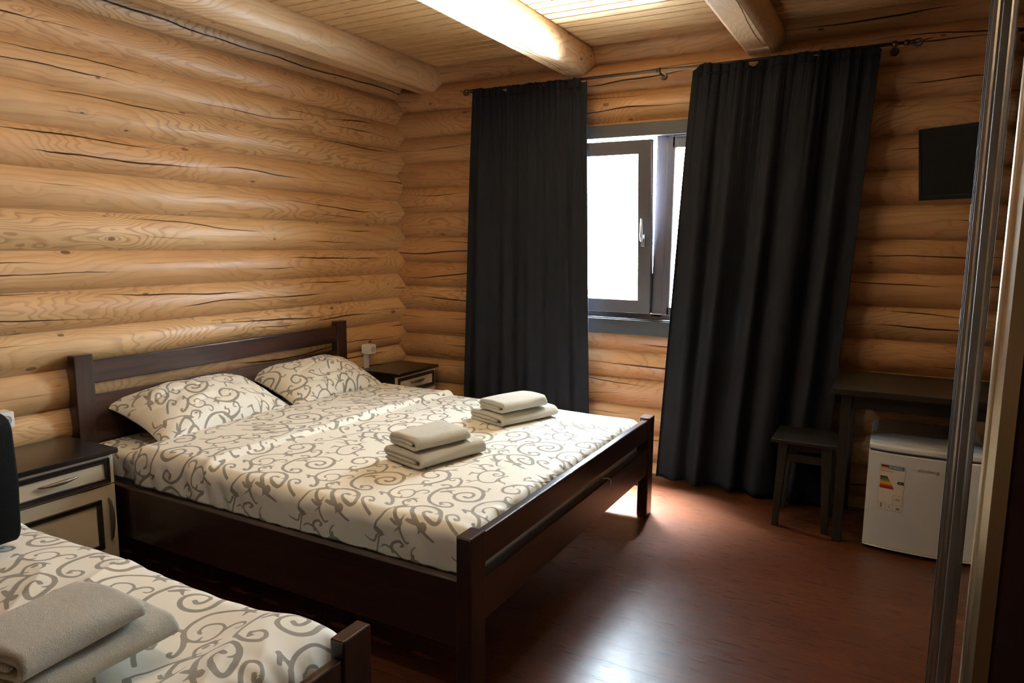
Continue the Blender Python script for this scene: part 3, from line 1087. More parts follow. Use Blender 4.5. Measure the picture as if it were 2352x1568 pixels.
def pillow(label, cx, cy, cz, w, l, h, tilt, rotz, seed, ph, group='bed pillows against the headboard'):
    """w across the bed, l along the headboard, thickness h"""
    t = thing('pillow', label, 'pillow', (cx, cy, cz), rotz, group)
    n, m_ = 120, 160
    u = np.linspace(-1, 1, n)
    v = np.linspace(-1, 1, m_)
    U, V = np.meshgrid(u, v, indexing='ij')
    bulge = np.clip((1 - np.abs(U) ** 2.4), 0, 1) ** 0.62 * np.clip((1 - np.abs(V) ** 2.6), 0, 1) ** 0.62
    # sides pull in between pointed corners
    X0 = U * w / 2 * (1 - 0.10 * (1 - np.abs(V) ** 2.0) * np.abs(U))
    Y0 = V * l / 2 * (1 - 0.075 * (1 - np.abs(U) ** 2.0) * np.abs(V))
    mb = MB()
    Rm = np.array(Matrix.Rotation(tilt, 3, 'Y'))
    for s, off in ((1, 0.0), (-1, 0.37)):
        H = s * h * (0.62 if s > 0 else 0.38) * bulge
        H = H + s * bulge * (0.011 * nz(U * 3, V * 3, seed + s) + 0.004 * nz(U * 9, V * 9, seed + 2) - 0.010 * (1 - np.abs(nz(U * 3.2 + V * 1.5, V * 2.2 - U, seed + 9))) ** 5)
        rimn = np.clip(1 - bulge * 2.2, 0, 1)
        H = H + 0.007 * nz(U * 8, V * 10, seed + 5) * rimn * (1 - np.maximum(np.abs(U), np.abs(V)) ** 8)
        P = np.stack([X0, Y0, H], -1) @ Rm.T
        # pillow-case corners sag
        P[..., 2] -= 0.012 * (np.abs(V) ** 6) * (np.abs(U) ** 2)
        px, py = U * w * 0.56 + ph[0] + off, V * l * 0.56 + ph[1]
        cloth_grid(mb, P, px, py, s < 0)
    link('case', mb, M['scroll'], t, local=True)
    mb = MB()
    q = []
    for k in range(160):
        a = 2 * PI * k / 160
        c, s_ = math.cos(a), math.sin(a)
        mx = max(abs(c), abs(s_))
        uu, vv = c / mx, s_ / mx
        x = uu * w / 2 * (1 - 0.10 * (1 - abs(vv) ** 2) * abs(uu))
        y = vv * l / 2 * (1 - 0.075 * (1 - abs(uu) ** 2) * abs(vv))
        p = Rm @ np.array([x, y, 0.0])
        p[2] -= 0.012 * (abs(vv) ** 6) * (abs(uu) ** 2)
        q.append(tuple(p))
    q.append(q[0])
    mb.tube(q, 0.0022, 6, False)
    link('seam', mb, M['terry'], t, local=True)
    return t


def towel(label, cx, cy, z, w, l, h, rot, seed, band=False):
    """terry towel folded in three: the folds show at its ends, one long side is the round fold"""
    t = thing('towel', label, 'towel', (cx, cy, z), rot)
    th = h / 3.15
    hw = w / 2
    path = []
    y1, y2, y3 = th / 2, h / 2, h - th / 2
    for x in np.linspace(-hw + 0.006, hw - h / 2, 14):
        path.append((x, y1))
    for a in np.linspace(-PI / 2, PI / 2, 14)[1:-1]:
        path.append((hw - h / 2 + (h / 2 - th / 2) * math.cos(a), h / 2 + (h / 2 - th / 2) * math.sin(a)))
    for x in np.linspace(hw - h / 2, -hw + th, 14):
        path.append((x, y3))
    rr = (y3 - y2) / 2
    for a in np.linspace(PI / 2, 3 * PI / 2, 9)[1:-1]:
        path.append((-hw + th + rr * 1.25 * math.cos(a), (y3 + y2) / 2 + rr * math.sin(a)))
    for x in np.linspace(-hw + th, hw - h / 2 - th * 0.8, 14):
        path.append((x, y2))
    p = np.array(path)
    d = np.gradient(p, axis=0)
    d /= np.linalg.norm(d, axis=1)[:, None]
    nrm = np.stack([-d[:, 1], d[:, 0]], 1)
    n = len(p)
    half = th * 0.455 * np.ones(n)
    half[0] *= .4
    half[-1] *= .4
    up, lo = p + nrm * half[:, None], p - nrm * half[:, None]
    ring = np.vstack([up, lo[::-1]])
    ny = int(l / 0.008)
    Yv = np.linspace(-l / 2, l / 2, ny)
    e = np.clip((l / 2 - np.abs(Yv)) / 0.012, 0, 1)
    rnd_ = np.sqrt(np.clip(1 - (1 - e) ** 2, 0, 1))
    RR, YY = np.meshgrid(np.arange(len(ring)), Yv, indexing='ij')
    cxz = ring.mean(0)
    px = ring[RR, 0]
    pz = ring[RR, 1]
    # puffed, uneven: higher along the middle, soft shoulders
    pz = pz * (1 + 0.10 * nz(px * 8, YY * 8, seed) + 0.16 * np.cos(PI * px / w) + 0.06 * np.cos(PI * YY / l) - 0.16 * (1 - rnd_)[None])
    px = px * (1 + 0.025 * nz(YY * 7, pz * 30, seed + 1)) + 0.006 * nz(YY * 5, pz * 40, seed + 4)
    YY = YY + 0.004 * nz(px * 14, pz * 90, seed + 2) * (np.abs(YY) > l / 2 - 0.02)
    P = np.stack([px, YY, np.clip(pz, 0.0005, None)], -1)
    mb = MB().grid(P, True, True, wrap_u=True)
    # end faces follow the folded strip
    idx = np.arange(len(ring) * ny).reshape(len(ring), ny)
    for col, fl in ((0, True), (ny - 1, False)):
        for i in range(n - 1):
            a, b = idx[i, col], idx[i + 1, col]
            c, d2 = idx[2 * n - 2 - i, col], idx[2 * n - 1 - i, col]
            mb.f.append((a, b, c, d2) if fl else (d2, c, b, a))
            mb.sm.append(True)
    o = link('terry_cloth', mb, M['terry'], t, local=True)
    if not band:
        return t
    # woven border band across the top, near one end
    mb = MB()
    xs = np.linspace(-hw + 0.02, hw - 0.008, 30)
    yb_ = l * 0.28
    zs = h * (1 + 0.10 * nz(xs * 8, yb_ * 8, seed) + 0.16 * np.cos(PI * xs / w) + 0.06 * math.cos(PI * yb_ / l)) + 0.0012
    G = np.stack([np.stack([xs, np.full_like(xs, yb_ + q), zs], -1) for q in (-0.004, 0.0, 0.004)], 0)
    G[1, :, 2] += 0.0012
    mb.grid(G, True, True)
    link('woven_band', mb, M['mattress'], t, local=True)
    return t


# ================================================================== DOUBLE BED
bed = thing('bed', 'large dark brown wooden double bed with a two-rail headboard, in the middle of the room', 'bed', (-2.1, 2.58, 0.0))


def post(x0, x1, y0, y1, z1, m=None):
    mb = MB().box(x0, y0, 0.0, x1, y1, z1, 0.007, 3)
    return mb


link('head_post', post(-3.155, -3.105, 1.722, 1.808, 0.900), M['bedz'], bed)
link('head_post', post(-3.155, -3.105, 3.362, 3.448, 0.900), M['bedz'], bed)
link('foot_post', post(-1.112, -1.056, 1.690, 1.776, 0.527), M['bedz'], bed)
link('foot_post', post(-1.112, -1.056, 3.402, 3.480, 0.527), M['bedz'], bed)
link('head_rail', MB().box(-3.145, 1.800, 0.765, -3.118, 3.37, 0.868, 0.006, 3), M['bed'], bed)
link('head_rail', MB().box(-3.145, 1.800, 0.480, -3.118, 3.37, 0.712, 0.006, 3), M['bed'], bed)
link('foot_rail', MB().box(-1.100, 1.770, 0.412, -1.066, 3.41, 0.514, 0.008, 4), M['bed'], bed)
link('foot_rail', MB().box(-1.100, 1.770, 0.222, -1.066, 3.41, 0.366, 0.006, 3), M['bed'], bed)
link('side_rail', MB().box(-3.11, 1.712, 0.15, -1.105, 1.742, 0.372, 0.005), M['bedx'], bed)
link('side_rail', MB().box(-3.11, 3.425, 0.15, -1.105, 3.452, 0.372, 0.005), M['bedx'], bed)
for k in range(12):
    x = -3.0 + k * 0.165
    link('slat', MB().box(x, 1.742, 0.205, x + 0.08, 3.425, 0.222, 0.002), M['reveal'], bed)

mt = thing('mattress', 'white mattress showing through the gap in the footboard of the double bed', 'mattress', (-2.1, 2.6, 0.222))
X_ = np.linspace(0, 1, 40)
mb = MB().box(-3.10, 1.785, 0.224, -1.112, 3.400, 0.478, 0.03, 4)
link('ticking', mb, M['mattress'], mt)
mb = MB()
lp = [(-1.111, 2.855 + 0.012 * math.cos(a), 0.345 - 0.010 + 0.022 * math.sin(a) * 1.0) for a in np.linspace(PI * 0.9, -PI * 0.75, 14)]
lp = [(-1.111 + 0.052 * math.sin(PI * i / 13), p[1], p[2] + 0.012) for i, p in enumerate(lp)]
mb.tube(lp, 0.0032, 8)
link('fabric_loop', mb, M['mattress'], mt, label='white fabric loop')

sh = sheet('scroll-patterned bottom sheet at the head of the double bed, under the pillows', -3.10, -2.60, 1.772, 3.415, 0.492, 0.11, 21)
sh.name = 'bed_sheet'
sh['category'] = 'sheet'
duvet('cream duvet with grey-brown scroll pattern spread over the double bed', -2.765, -1.106, 1.755, 3.440, 0.512, 0.145, 0.145, 0.06, 0.050, 5, -2.325)
pillow('scroll-patterned pillow nearer the camera, leaning on the headboard', -2.965, 2.262, 0.588, 0.46, 0.80, 0.185, math.radians(19), math.radians(2), 3, (-0.9, 2.1))
pillow('scroll-patterned pillow on the window side of the headboard', -2.975, 3.055, 0.585, 0.46, 0.74, 0.185, math.radians(19), math.radians(0), 8, (-1.22, 2.43))
A1 = towel('large beige folded towel at the bottom of the middle towel stack on the double bed', -1.635, 2.340, 0.523, 0.245, 0.350, 0.054, math.radians(-15.5), 2, True)
A2 = towel('small beige folded towel on top of the middle stack of the double bed', -1.648, 2.315, 0.589, 0.195, 0.270, 0.048, math.radians(-17), 6)
B1 = towel('large beige folded towel at the bottom of the stack near the curtain', -1.668, 3.085, 0.523, 0.255, 0.375, 0.054, math.radians(-20), 12, True)
B2 = towel('small beige folded towel on top of the stack near the curtain', -1.652, 3.040, 0.589, 0.195, 0.290, 0.048, math.radians(-20), 16)

# ================================================================== NEAR BED
bed2 = thing('bed', 'narrower dark wooden bed in the lower left foreground', 'bed', (-2.05, 0.74, 0.0))
link('foot_post', MB().box(-1.052, 1.088, 0, -1.010, 1.180, 0.527, 0.006, 3), M['bedz'], bed2)
link('foot_post', MB().box(-1.052, 0.300, 0, -1.010, 0.392, 0.527, 0.006, 3), M['bedz'], bed2)
link('head_post', MB().box(-3.155, 1.090, 0, -3.105, 1.176, 0.900, 0.006, 3), M['bedz'], bed2)
link('head_post', MB().box(-3.155, 0.300, 0, -3.105, 0.386, 0.900, 0.006, 3), M['bedz'], bed2)
link('head_rail', MB().box(-3.145, 0.38, 0.60, -3.118, 1.10, 0.868, 0.005), M['bed'], bed2)
link('foot_rail', MB().box(-1.044, 0.385, 0.395, -1.018, 1.095, 0.484, 0.008, 4), M['bed'], bed2, label='lighter brown upper foot rail')
link('foot_rail', MB().box(-1.044, 0.385, 0.20, -1.018, 1.095, 0.345, 0.005), M['bed'], bed2)
link('side_rail', MB().box(-3.11, 1.128, 0.15, -1.050, 1.156, 0.365, 0.005), M['bedx'], bed2)
link('side_rail', MB().box(-3.11, 0.315, 0.15, -1.050, 0.343, 0.365, 0.005), M['bedx'], bed2)
for k in range(8):
    x = -3.0 + k * 0.25
    link('slat', MB().box(x, 0.343, 0.195, x + 0.08, 1.128, 0.212, 0.002), M['reveal'], bed2)
mt2 = thing('mattress', 'mattress under the duvet of the near bed', 'mattress', (-2.1, 0.74, 0.212))
link('ticking', MB().box(-3.09, 0.36, 0.214, -1.062, 1.125, 0.455, 0.03, 4), M['mattress'], mt2)
duvet('cream scroll-patterned duvet with a rumpled foot end, on the near bed', -2.75, -1.062, 0.270, 1.200, 0.488, 0.13, 0.13, 0.06, 0.075, 31, None, 0.0048, 1.5, 0.065, (-0.10, 0.90), 1.0)
towel('large beige towel at the bottom of the pair on the near bed', -1.480, 0.770, 0.520, 0.255, 0.330, 0.050, math.radians(3), 22)
towel('small beige towel on top of the pair on the near bed', -1.475, 0.735, 0.582, 0.215, 0.260, 0.052, math.radians(6), 26)

bag = thing('bag', 'black upright bag at the left edge of the picture, standing on the near bed', 'bag', (-2.36, 0.99, 0.505))
mb = MB()
bm = bmesh.new()
bmesh.ops.create_cube(bm, size=1)
bmesh.ops.bevel(bm, geom=list(bm.edges), offset=0.12, segments=5, profile=0.55, affect='EDGES')
bmesh.ops.subdivide_edges(bm, edges=list(bm.edges), cuts=1, use_grid_fill=True)
for v in bm.verts:
    q = v.co
    wv = 1 + 0.06 * math.cos(q.z * 3)
    v.co = Vector((-2.415 + q.x * 0.385 * wv, 0.99 + q.y * 0.12 * wv, 0.705 + q.z * 0.385 + 0.004 * math.sin(q.x * 9)))
mb._bm(bm, True)
link('body', mb, M['bag'], bag)
link('zip', MB().tube([(-2.55, 0.932, 0.84), (-2.415, 0.924, 0.85), (-2.28, 0.932, 0.84)], 0.004, 8), M['blackm'], bag)
link('carry_handle', MB().tube([(-2.475 + 0.12 * t, 0.99, 0.890 + 0.035 * math.sin(PI * t)) for t in np.linspace(0, 1, 14)], 0.008, 8), M['bag'], bag)

# ================================================================== NIGHTSTANDS


def nightstand(label, y0, y1, xb, xf, top=0.550):
    t = thing('nightstand', label, 'nightstand', ((xb + xf) / 2, (y0 + y1) / 2, 0), group=None)
    link('top', MB().box(xb, y0 - 0.008, top - 0.020, xf + 0.022, y1 + 0.008, top, 0.003), M['wenge'], t)
    link('carcass', MB().box(xb, y0, 0.04, xf - 0.020, y1, top - 0.020, 0.002), M['wenge'], t)
    for yy in (y0 + 0.01, y1 - 0.04):
        for xx in (xb + 0.01, xf - 0.06):
            link('foot', MB().box(xx, yy, 0, xx + 0.03, yy + 0.03, 0.042, 0.003), M['wenge'], t)

    def front(nm, za, zb_, ring_in, handle):
        o = link(nm, MB().box(xf - 0.019, y0 + 0.003, za, xf, y1 - 0.003, zb_, 0.0025), M['cream'], t)
        a0, a1, b0, b1 = ring_in
        wd = 0.021
        mb = MB()
        for q in ((a0, b0, a1, b0 + wd), (a0, b1 - wd, a1, b1), (a0, b0 + wd * .6, a0 + wd, b1 - wd * .6), (a1 - wd, b0 + wd * .6, a1, b1 - wd * .6)):
            mb.box(xf - 0.002, q[0], q[1], xf + 0.006, q[2], q[3], 0.003, 3)
        for q in ((a0, b0, a1, b0 + wd * .35), (a0, b1 - wd * .35, a1, b1), (a0, b0, a0 + wd * .35, b1), (a1 - wd * .35, b0, a1, b1)):
            mb.box(xf - 0.002, q[0], q[1], xf + 0.009, q[2], q[3], 0.002, 2)
        link('moulding', mb, M['wenge_trim'], o)
        mb = MB()
        (ha, hz, hb, hz2) = handle
        n = 22
        pts, rad = [], []
        for i in range(n + 1):
            u = i / n
            bulb = math.sin(PI * u)
            pts.append((xf + 0.004 + 0.018 * bulb ** 0.5, ha + (hb - ha) * u, hz + (hz2 - hz) * u))
            rad.append(0.0028 + 0.0062 * bulb ** 1.3 + 0.002 * math.exp(-((u - .08) / .03) ** 2) + 0.002 * math.exp(-((u - .92) / .03) ** 2))
        mb.tube(pts, rad, 12)
        link('handle', mb, M['pewter'], o)
        return o
    zt = top - 0.026
    ym = (y0 + y1) / 2
    front('drawer', zt - 0.122, zt, (y0 + 0.012, y1 - 0.022, zt - 0.115, zt - 0.010), (ym - 0.075, zt - 0.058, ym + 0.075, zt - 0.052))
    front('door', 0.075, zt - 0.127, (y0 + 0.060, y1 - 0.065, 0.135, zt - 0.178), (y1 - 0.034, 0.165, y1 - 0.034, 0.345))
    return t


nightstand('dark-topped nightstand with cream drawer and door fronts, between the two beds', 1.235, 1.683, -3.150, -2.800)
nightstand('dark-topped nightstand with cream drawer in the corner beside the left curtain', 3.606, 4.045, -3.150, -2.830)


def socket(label, y0, z0, x1=-3.095, channel=None):
    t = thing('wall_socket', label, 'socket', (-3.16, y0 + 0.03, z0))
    s = 0.064
    link('housing', MB().box(-3.170, y0, z0, x1, y0 + s, z0 + s, 0.005, 3), M['white'], t)
    yc, zc = y0 + s / 2, z0 + s / 2
    mb = MB()
    n = 28
    ro, ri = 0.022, 0.0195
    V, F = [], []
    for r_, xx in ((ro, x1 + 0.0005), (ri, x1 + 0.002), (ri, x1 - 0.0), (0.0001, x1 - 0.0)):
        for k in range(n):
            a = 2 * PI * k / n
            V.append((xx + 0.0006, yc + r_ * math.cos(a), zc + r_ * math.sin(a)))
    for j in range(3):
        for k in range(n):
            F.append((j * n + k, j * n + (k + 1) % n, (j + 1) * n + (k + 1) % n, (j + 1) * n + k))
    mb.add(V, F, False)
    link('socket_well', mb, M['hole'], t)
    mb = MB()
    for dy in (-0.009, 0.009):
        mb.tube([(x1 - 0.001, yc + dy, zc), (x1 + 0.0016, yc + dy, zc)], 0.0026, 10)
    link('pin_holes', mb, M['ink'], t)
    if channel:
        link('cable_channel', MB().box(-3.168, y0 + 0.018, channel, -3.140, y0 + 0.044, z0, 0.002), M['white'], t)
    return t


socket('white surface socket above the corner nightstand, with a short cable channel', 3.658, 0.649, channel=0.50)
socket('white surface socket at the left edge of the picture, above the nightstand between the beds', 1.404, 0.647)

# ================================================================== TV
psi, tau = 0.515, 0.161
tv = thing('television', 'small black television on a wall bracket above the table', 'television', (0.0300, 3.850, 1.940))
u_ = Vector((math.cos(psi), -math.sin(psi), 0))
n_ = u_.cross(Vector((0, 0, 1)))          # towards the viewer
up_ = Vector((0, 0, 1)) * math.cos(tau) + n_ * math.sin(tau)
nf = u_.cross(up_)
Mt = Matrix((u_, -nf, up_)).transposed().to_4x4()   # local x right, y into the wall, z up


def tvp(name, mb, mat, **k):
    for i, v in enumerate(mb.v):
        mb.v[i] = tuple(Mt @ Vector(v))
    return link(name, mb, mat, tv, local=True, **k)


W_, H_ = 0.55, 0.326
tvp('housing', MB().box(0, 0.004, -H_, W_, 0.028, 0, 0.005, 3), M['blackm'])
tvp('back_cover', MB().box(0.10, 0.027, -H_ + 0.04, W_ - 0.10, 0.050, -0.09, 0.012, 3), M['blackm'])
tvp('bezel', MB().box(0, 0, -H_, W_, 0.006, -H_ + 0.020, 0.002).box(0, 0, -0.014, W_, 0.006, 0, 0.002).box(0, 0, -H_, 0.013, 0.006, 0, 0.002).box(W_ - 0.013, 0, -H_, W_, 0.006, 0, 0.002), M['black'])
tvp('screen', MB().box(0.012, 0.0025, -H_ + 0.019, W_ - 0.012, 0.005, -0.013, 0), M['black'])
mb = MB()
pc = Mt @ Vector((W_ / 2, 0.050, -H_ / 2))
ax, ay, az = pc
mb.tube([(ax, ay, az), (ax + 0.02, ay + 0.05, az), (0.34 - 0.03, 4.105 - 3.85, az)], [0.014, 0.014, 0.016], 10)
mb.box(0.34 - 0.08, 4.095 - 3.85, az - 0.07, 0.34 + 0.02, 4.112 - 3.85, az + 0.07, 0.003)
link('wall_bracket', mb, M['blackm'], tv, local=True)

t = thing('wall_socket', 'white box on the log wall just below the television', 'socket', (0.31, 4.11, 1.555))
link('housing', MB().box(0.278, 4.078, 1.525, 0.342, 4.118, 1.610, 0.004), M['white'], t)
link('cable', MB().tube([(0.300, 4.085, 1.608), (0.298, 4.07, 1.65), (0.305, 4.06, 1.70)], 0.0035, 8), M['white'], t)
t = thing('light_switch', 'white switch plate beside the wardrobe edge, under the television', 'switch', (0.315, 4.11, 1.066))
link('plate', MB().box(0.278, 4.078, 1.026, 0.360, 4.108, 1.106, 0.004, 3), M['white'], t)
link('rocker', MB().box(0.290, 4.074, 1.040, 0.348, 4.080, 1.092, 0.002), M['white'], t)

# ================================================================== TABLE, STOOL, FRIDGE
tb_ = thing('table', 'dark-stained wooden table standing over the small fridge', 'table', (0.23, 3.81, 0))
link('tabletop', MB().box(-0.235, 3.530, 0.722, 0.70, 4.095, 0.750, 0.004), M['olivex'], tb_)
link('apron', MB().box(-0.17, 3.580, 0.655, 0.66, 3.598, 0.722, 0.002), M['olivex'], tb_)
link('apron', MB().box(-0.188, 3.60, 0.655, -0.170, 4.05, 0.722, 0.002), M['olivex'], tb_)
for lx, ly in ((-0.193, 3.562), (0.64, 3.562), (-0.193, 4.04), (0.64, 4.04)):
    c = 0.044
    lo = [(lx + a * c, ly + b * c, 0) for a, b in ((0.04, 0.04), (0.96, 0.04), (0.96, 0.96), (0.04, 0.96))]
    hi = [(lx + a * c, ly + b * c, 0.723) for a, b in ((0, 0), (1, 0), (1, 1), (0, 1))]
    link('leg', MB().hexa(lo, hi), M['olive'], tb_)

st = thing('stool', 'low dark wooden stool in front of the right curtain', 'stool', (-0.345, 3.775, 0))
link('seat', MB().box(-0.500, 3.615, 0.432, -0.190, 3.925, 0.450, 0.004, 3), M['olivex'], st)
for sx in (-1, 1):
    for sy in (-1, 1):
        cx_, cy_ = -0.345, 3.770
        tx, ty = cx_ + sx * 0.098, cy_ + sy * 0.108
        bx, by = cx_ + sx * 0.116, cy_ + sy * 0.130
        a, b = 0.022, 0.015
        lo = [(bx + i * b, by + j * b, 0) for i, j in ((-1, -1), (1, -1), (1, 1), (-1, 1))]
        hi = [(tx + i * a, ty + j * a, 0.432) for i, j in ((-1, -1), (1, -1), (1, 1), (-1, 1))]
        link('leg', MB().hexa(lo, hi), M['olive'], st)
    link('apron', MB().box(-0.345 + sx * 0.1 - 0.008, 3.68, 0.335, -0.345 + sx * 0.1 + 0.008, 3.86, 0.375, 0.002), M['olivex'], st)
for yy in (3.658, 3.872):
    link('apron', MB().box(-0.425, yy - 0.008, 0.335, -0.265, yy + 0.008, 0.375, 0.002), M['olivex'], st)

fr = thing('fridge', 'small white fridge with an energy label, under the table', 'fridge', (0.18, 3.79, 0))
FX0, FX1, FY = -0.060, 0.420, 3.560


def bow(x, y=0.0):
    t_ = (x - FX0) / (FX1 - FX0)
    t_ = min(1, max(0, t_))
    return FY - 0.026 * (1 - abs(2 * t_ - 1) ** 2.6)


def bowed(z0, z1, yb_, name, mat, rz=0.004):
    mb = MB()
    n = 44
    xs = [FX0 + (FX1 - FX0) * (0.5 - 0.5 * math.cos(PI * i / n)) for i in range(n + 1)]
    V, F = [], []
    prof = [(rz, z0), (0, z0 + rz), (0, z1 - rz), (rz, z1)]
    cols = len(prof) + 2
    for x in xs:
        f = bow(x)
        V.append((x, yb_, z0))
        for dy, z in prof:
            V.append((x, f + dy, z))
        V.append((x, yb_, z1))
    for i in range(n):
        for j in range(cols):
            a, b = i * cols + j, i * cols + (j + 1) % cols
            F.append((a, b, b + cols, a + cols))
    F += [tuple(range(cols))[::-1], tuple(n * cols + j for j in range(cols))]
    mb.add(V, F, False)
    return link(name, mb, mat, fr)


link('cabinet', MB().box(FX0 + 0.002, FY + 0.045, 0.03, FX1 - 0.002, 4.04, 0.492, 0.004), M['fridge'], fr)
dr = bowed(0.024, 0.4715, FY + 0.038, 'door', M['fridge'])
bowed(0.4765, 0.510, FY + 0.05, 'top_cap', M['fridge'], 0.010)
link('worktop', MB().box(FX0, FY + 0.04, 0.490, FX1, 4.05, 0.5115, 0.004), M['fridge'], fr)
sl_ = bowed(0.030, 0.485, FY + 0.043, 'door_seal', M['seal'])
for v in sl_.data.vertices:
    v.co.y += 0.006
    v.co.x *= 0.985
bowed(0.016, 0.0245, FY + 0.038, 'base_strip', M['white'])
for xx in (FX0 + 0.04, FX1 - 0.04):
    for yy in (3.62, 3.98):
        link('foot', MB().tube([(xx, yy, 0), (xx, yy, 0.032)], 0.016, 14), M['seal'], fr)


def on_door(x0, z0, x1, z1, d, name, mat, par, sl=0.0, n=6, sl0=0.0):
    """thin sticker on the bowed door; sl slants its right edge"""
    mb = MB()
    V, F = [], []
    for i in range(n + 1):
        for z in (z0, z1):
            fz = (z - z0) / (z1 - z0)
            x = x0 + sl0 * (1 - fz) + (x1 - x0 + sl * (1 - fz) - sl0 * (1 - fz)) * i / n
            V.append((x, bow(x) - d, z))
            V.append((x, bow(x) - d + 0.0006, z))
    for i in range(n):
        o = 4 * i
        F += [(o, o + 4, o + 6, o + 2), (o + 1, o + 3, o + 7, o + 5), (o + 2, o + 6, o + 7, o + 3), (o, o + 1, o + 5, o + 4)]
    F += [(0, 2, 3, 1), (4 * n, 4 * n + 1, 4 * n + 3, 4 * n + 2)]
    mb.add(V, F, False)
    return link(name, mb, mat, par) if par is not None else mb


EX0, EX1, EZ0, EZ1 = -0.010, 0.092, 0.203, 0.421


def link_on(name, mb, mat, par):
    me_o = link(name, mb, mat, fr)
    me_o.parent = par
    return me_o


def sticker(*a, name='mark', mat=None, par=None, **k):
    mb = on_door(*a, None, None, None, **k)
    return link_on(name, mb, mat, par)


lab = sticker(EX0, EZ0, EX1, EZ1, 0.0008, name='energy_label', mat=M['paper'], par=dr)
lab['label'] = 'energy label with coloured bars'
b_ = MB()
for q in ((EX0, EZ0, EX1, EZ0 + .001), (EX0, EZ1 - .001, EX1, EZ1), (EX0, EZ0, EX0 + .001, EZ1), (EX1 - .001, EZ0, EX1, EZ1),
          (0.050, 0.236, 0.088, 0.237), (0.050, 0.279, 0.088, 0.280), (0.050, 0.236, 0.051, 0.280), (0.087, 0.236, 0.088, 0.280),
          (-0.006, 0.210, 0.022, 0.211), (-0.006, 0.240, 0.022, 0.241), (-0.006, 0.210, -0.005, 0.241), (0.021, 0.210, 0.022, 0.241),
          (0.026, 0.208, 0.052, 0.209), (0.026, 0.234, 0.052, 0.235), (0.026, 0.208, 0.027, 0.235), (0.051, 0.208, 0.052, 0.235),
          (0.057, 0.206, 0.087, 0.207), (0.057, 0.231, 0.087, 0.232), (0.057, 0.206, 0.058, 0.232), (0.086, 0.206, 0.087, 0.232)):
    m_ = on_door(q[0], q[1], q[2], q[3], 0.0013, None, None, None, n=2)
    b_.add(m_.v, m_.f)
link_on('frame_lines', b_, M['grey'], lab)
sticker(-0.006, 0.408, 0.024, 0.417, 0.0014, name='flag_band', mat=M['ink'], par=lab)
sticker(-0.006, 0.399, 0.024, 0.408, 0.0014, name='flag_band', mat=M['orange'], par=lab)
sticker(0.024, 0.399, 0.088, 0.417, 0.0014, name='blue_band', mat=M['blue'], par=lab)
z = 0.364
for nm, wd in (('green_d', .028), ('green', .032), ('green_l', .036), ('yellow', .040), ('amber', .045), ('red', .050), ('crimson', .054)):
    sticker(-0.006, z - 0.0078, -0.006 + wd, z, 0.0014, name='rating_bar', mat=M[nm], par=lab, sl=0.005)
    z -= 0.0082
sticker(0.068, 0.3335, 0.090, 0.3475, 0.0014, name='rating_arrow', mat=M['ink'], par=lab, n=3)
mb = MB().add([(0.0615, bow(0.062) - 0.0014, 0.3405), (0.0685, bow(0.068) - 0.0014, 0.3335), (0.0685, bow(0.068) - 0.0014, 0.3475)], [(0, 1, 2)])
link_on('rating_arrow', mb, M['ink'], lab)
sticker(0.002, 0.216, 0.010, 0.236, 0.0014, name='pictogram', mat=M['grey'], par=lab, n=2)
sticker(0.066, 0.214, 0.080, 0.224, 0.0014, name='pictogram', mat=M['grey'], par=lab, n=2, sl=0.002)
mb = MB()
for k in range(3):
    a = PI * k / 3
    m_ = MB().add([(0.039 + 0.008 * math.cos(a) - 0.0008 * math.sin(a), bow(.039) - .0014, 0.222 + 0.008 * math.sin(a) + 0.0008 * math.cos(a)),
                   (0.039 - 0.008 * math.cos(a) - 0.0008 * math.sin(a), bow(.039) - .0014, 0.222 - 0.008 * math.sin(a) + 0.0008 * math.cos(a)),
                   (0.039 - 0.008 * math.cos(a) + 0.0008 * math.sin(a), bow(.039) - .0014, 0.222 - 0.008 * math.sin(a) - 0.0008 * math.cos(a)),
                   (0.039 + 0.008 * math.cos(a) + 0.0008 * math.sin(a), bow(.039) - .0014, 0.222 + 0.008 * math.sin(a) - 0.0008 * math.cos(a))], [(0, 1, 2, 3)])
    mb.add(m_.v, m_.f)
link_on('pictogram', mb, M['grey'], lab)


def door_text(s, x, z, size, name, mat, par, xs=1.0, d=0.0017):
    org = Vector(fr.location)

    def warp(q):
        wx = x + q.x
        return Vector((wx - org.x, bow(wx) - d - q.z * 0.3 - org.y, z + q.y - org.z))
    return text_mesh(s, size, mat, name, par, Matrix.Identity(4), 0.0003, xs, warp)


door_text('ENERG', 0.027, 0.4035, 0.0135, 'lettering', M['paper'], lab, 1.25)
door_text('elenberg', -0.005, 0.386, 0.0125, 'lettering', M['grey'], lab, 1.1)
door_text('105', 0.055, 0.256, 0.0165, 'lettering', M['ink'], lab)
door_text('kWh/annum', 0.056, 0.245, 0.0055, 'lettering', M['grey'], lab)
door_text('A', 0.072, 0.3365, 0.011, 'lettering', M['paper'], lab)
door_text('42 L', 0.001, 0.2115, 0.0055, 'lettering', M['grey'], lab)
door_text('40 dB', 0.063, 0.208, 0.0055, 'lettering', M['grey'], lab)
door_text('elenberg', 0.140, 0.408, 0.0235, 'brand_lettering', M['grey'], dr, 1.0)

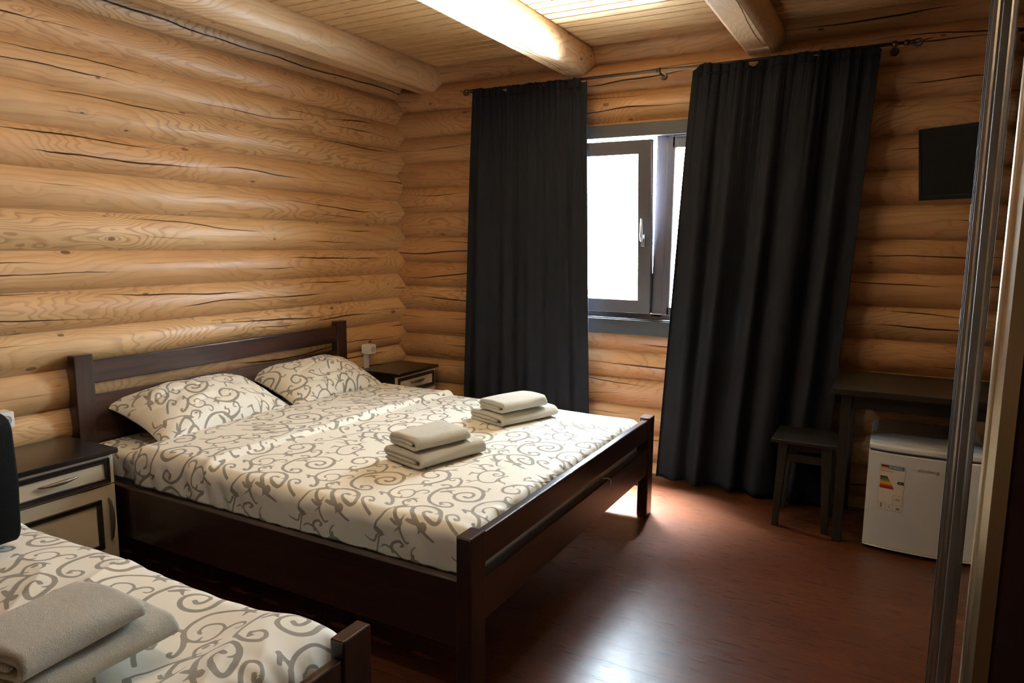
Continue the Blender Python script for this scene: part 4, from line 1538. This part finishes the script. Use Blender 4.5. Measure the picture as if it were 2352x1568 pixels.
# ================================================================== WARDROBE
wd = thing('wardrobe', 'tall sliding-door wardrobe with metal-edged mirror door at the right edge of the picture', 'wardrobe', (0.44, 0.55, 0))
mb = MB()
mb.box(0.20, 2.006, 0.0, 0.70, 2.024, 2.50, 0.001)
mb.box(0.20, -1.10, 0.0, 0.70, -1.08, 2.50, 0.001)
mb.box(0.68, -1.09, 0.0, 0.70, 2.01, 2.50, 0.001)
mb.box(0.115, -1.10, 2.46, 0.70, 2.024, 2.50, 0.001)
mb.box(0.115, -1.10, 0.0, 0.70, 2.024, 0.035, 0.001)
link('carcass', mb, M['wenge'], wd)
d1 = link('sliding_door', MB().box(0.166, 0.70, 0.036, 0.180, 2.000, 2.455, 0.001), M['wenge'], wd)
link('mirror', MB().box(0.1648, 0.73, 0.06, 0.1660, 1.970, 2.43, 0), M['mirror'], d1)


def door_profile(x0, x1, y0, y1, nm, mat, par, rounded=False):
    if rounded:
        # C-shaped grip: round nose towards the room
        pts = [(x1, y1)]
        for a in np.linspace(PI / 2, PI * 1.28, 16):
            pts.append((x0 + 0.0125 + 0.0125 * math.cos(a), y1 - 0.0125 + 0.0125 * math.sin(a)))
        pts += [(x0 + 0.010, y0 + 0.004), (x1, y0)]
    else:
        w_ = x1 - x0
        pts = [(x1, y1), (x0 + 0.002, y1), (x0, y1 - 0.002), (x0, y1 - 0.009), (x0 + 0.003, y1 - 0.010), (x0 + 0.003, y1 - 0.017),
               (x0 + 0.010, y1 - 0.020), (x0 + 0.014, y1 - 0.025), (x0 + 0.018, y1 - 0.025), (x0 + 0.019, y0), (x1, y0)]
    mb = MB().prism(pts, 'z', 0.036, 2.455)
    return link(nm, mb, mat, par)


door_profile(0.1400, 0.1650, 1.955, 2.000, 'edge_profile', M['alu'], d1)
link('dust_brush', MB().box(0.138, 1.9985, 0.036, 0.170, 2.0055, 2.455, 0.001), M['blackm'], d1)
d2 = link('sliding_door', MB().box(0.1235, -1.075, 0.036, 0.136, 0.950, 2.455, 0.001), M['door_dark'], wd)
door_profile(0.0990, 0.1240, 0.915, 0.955, 'grip_profile', M['alu_light'], d2, True)
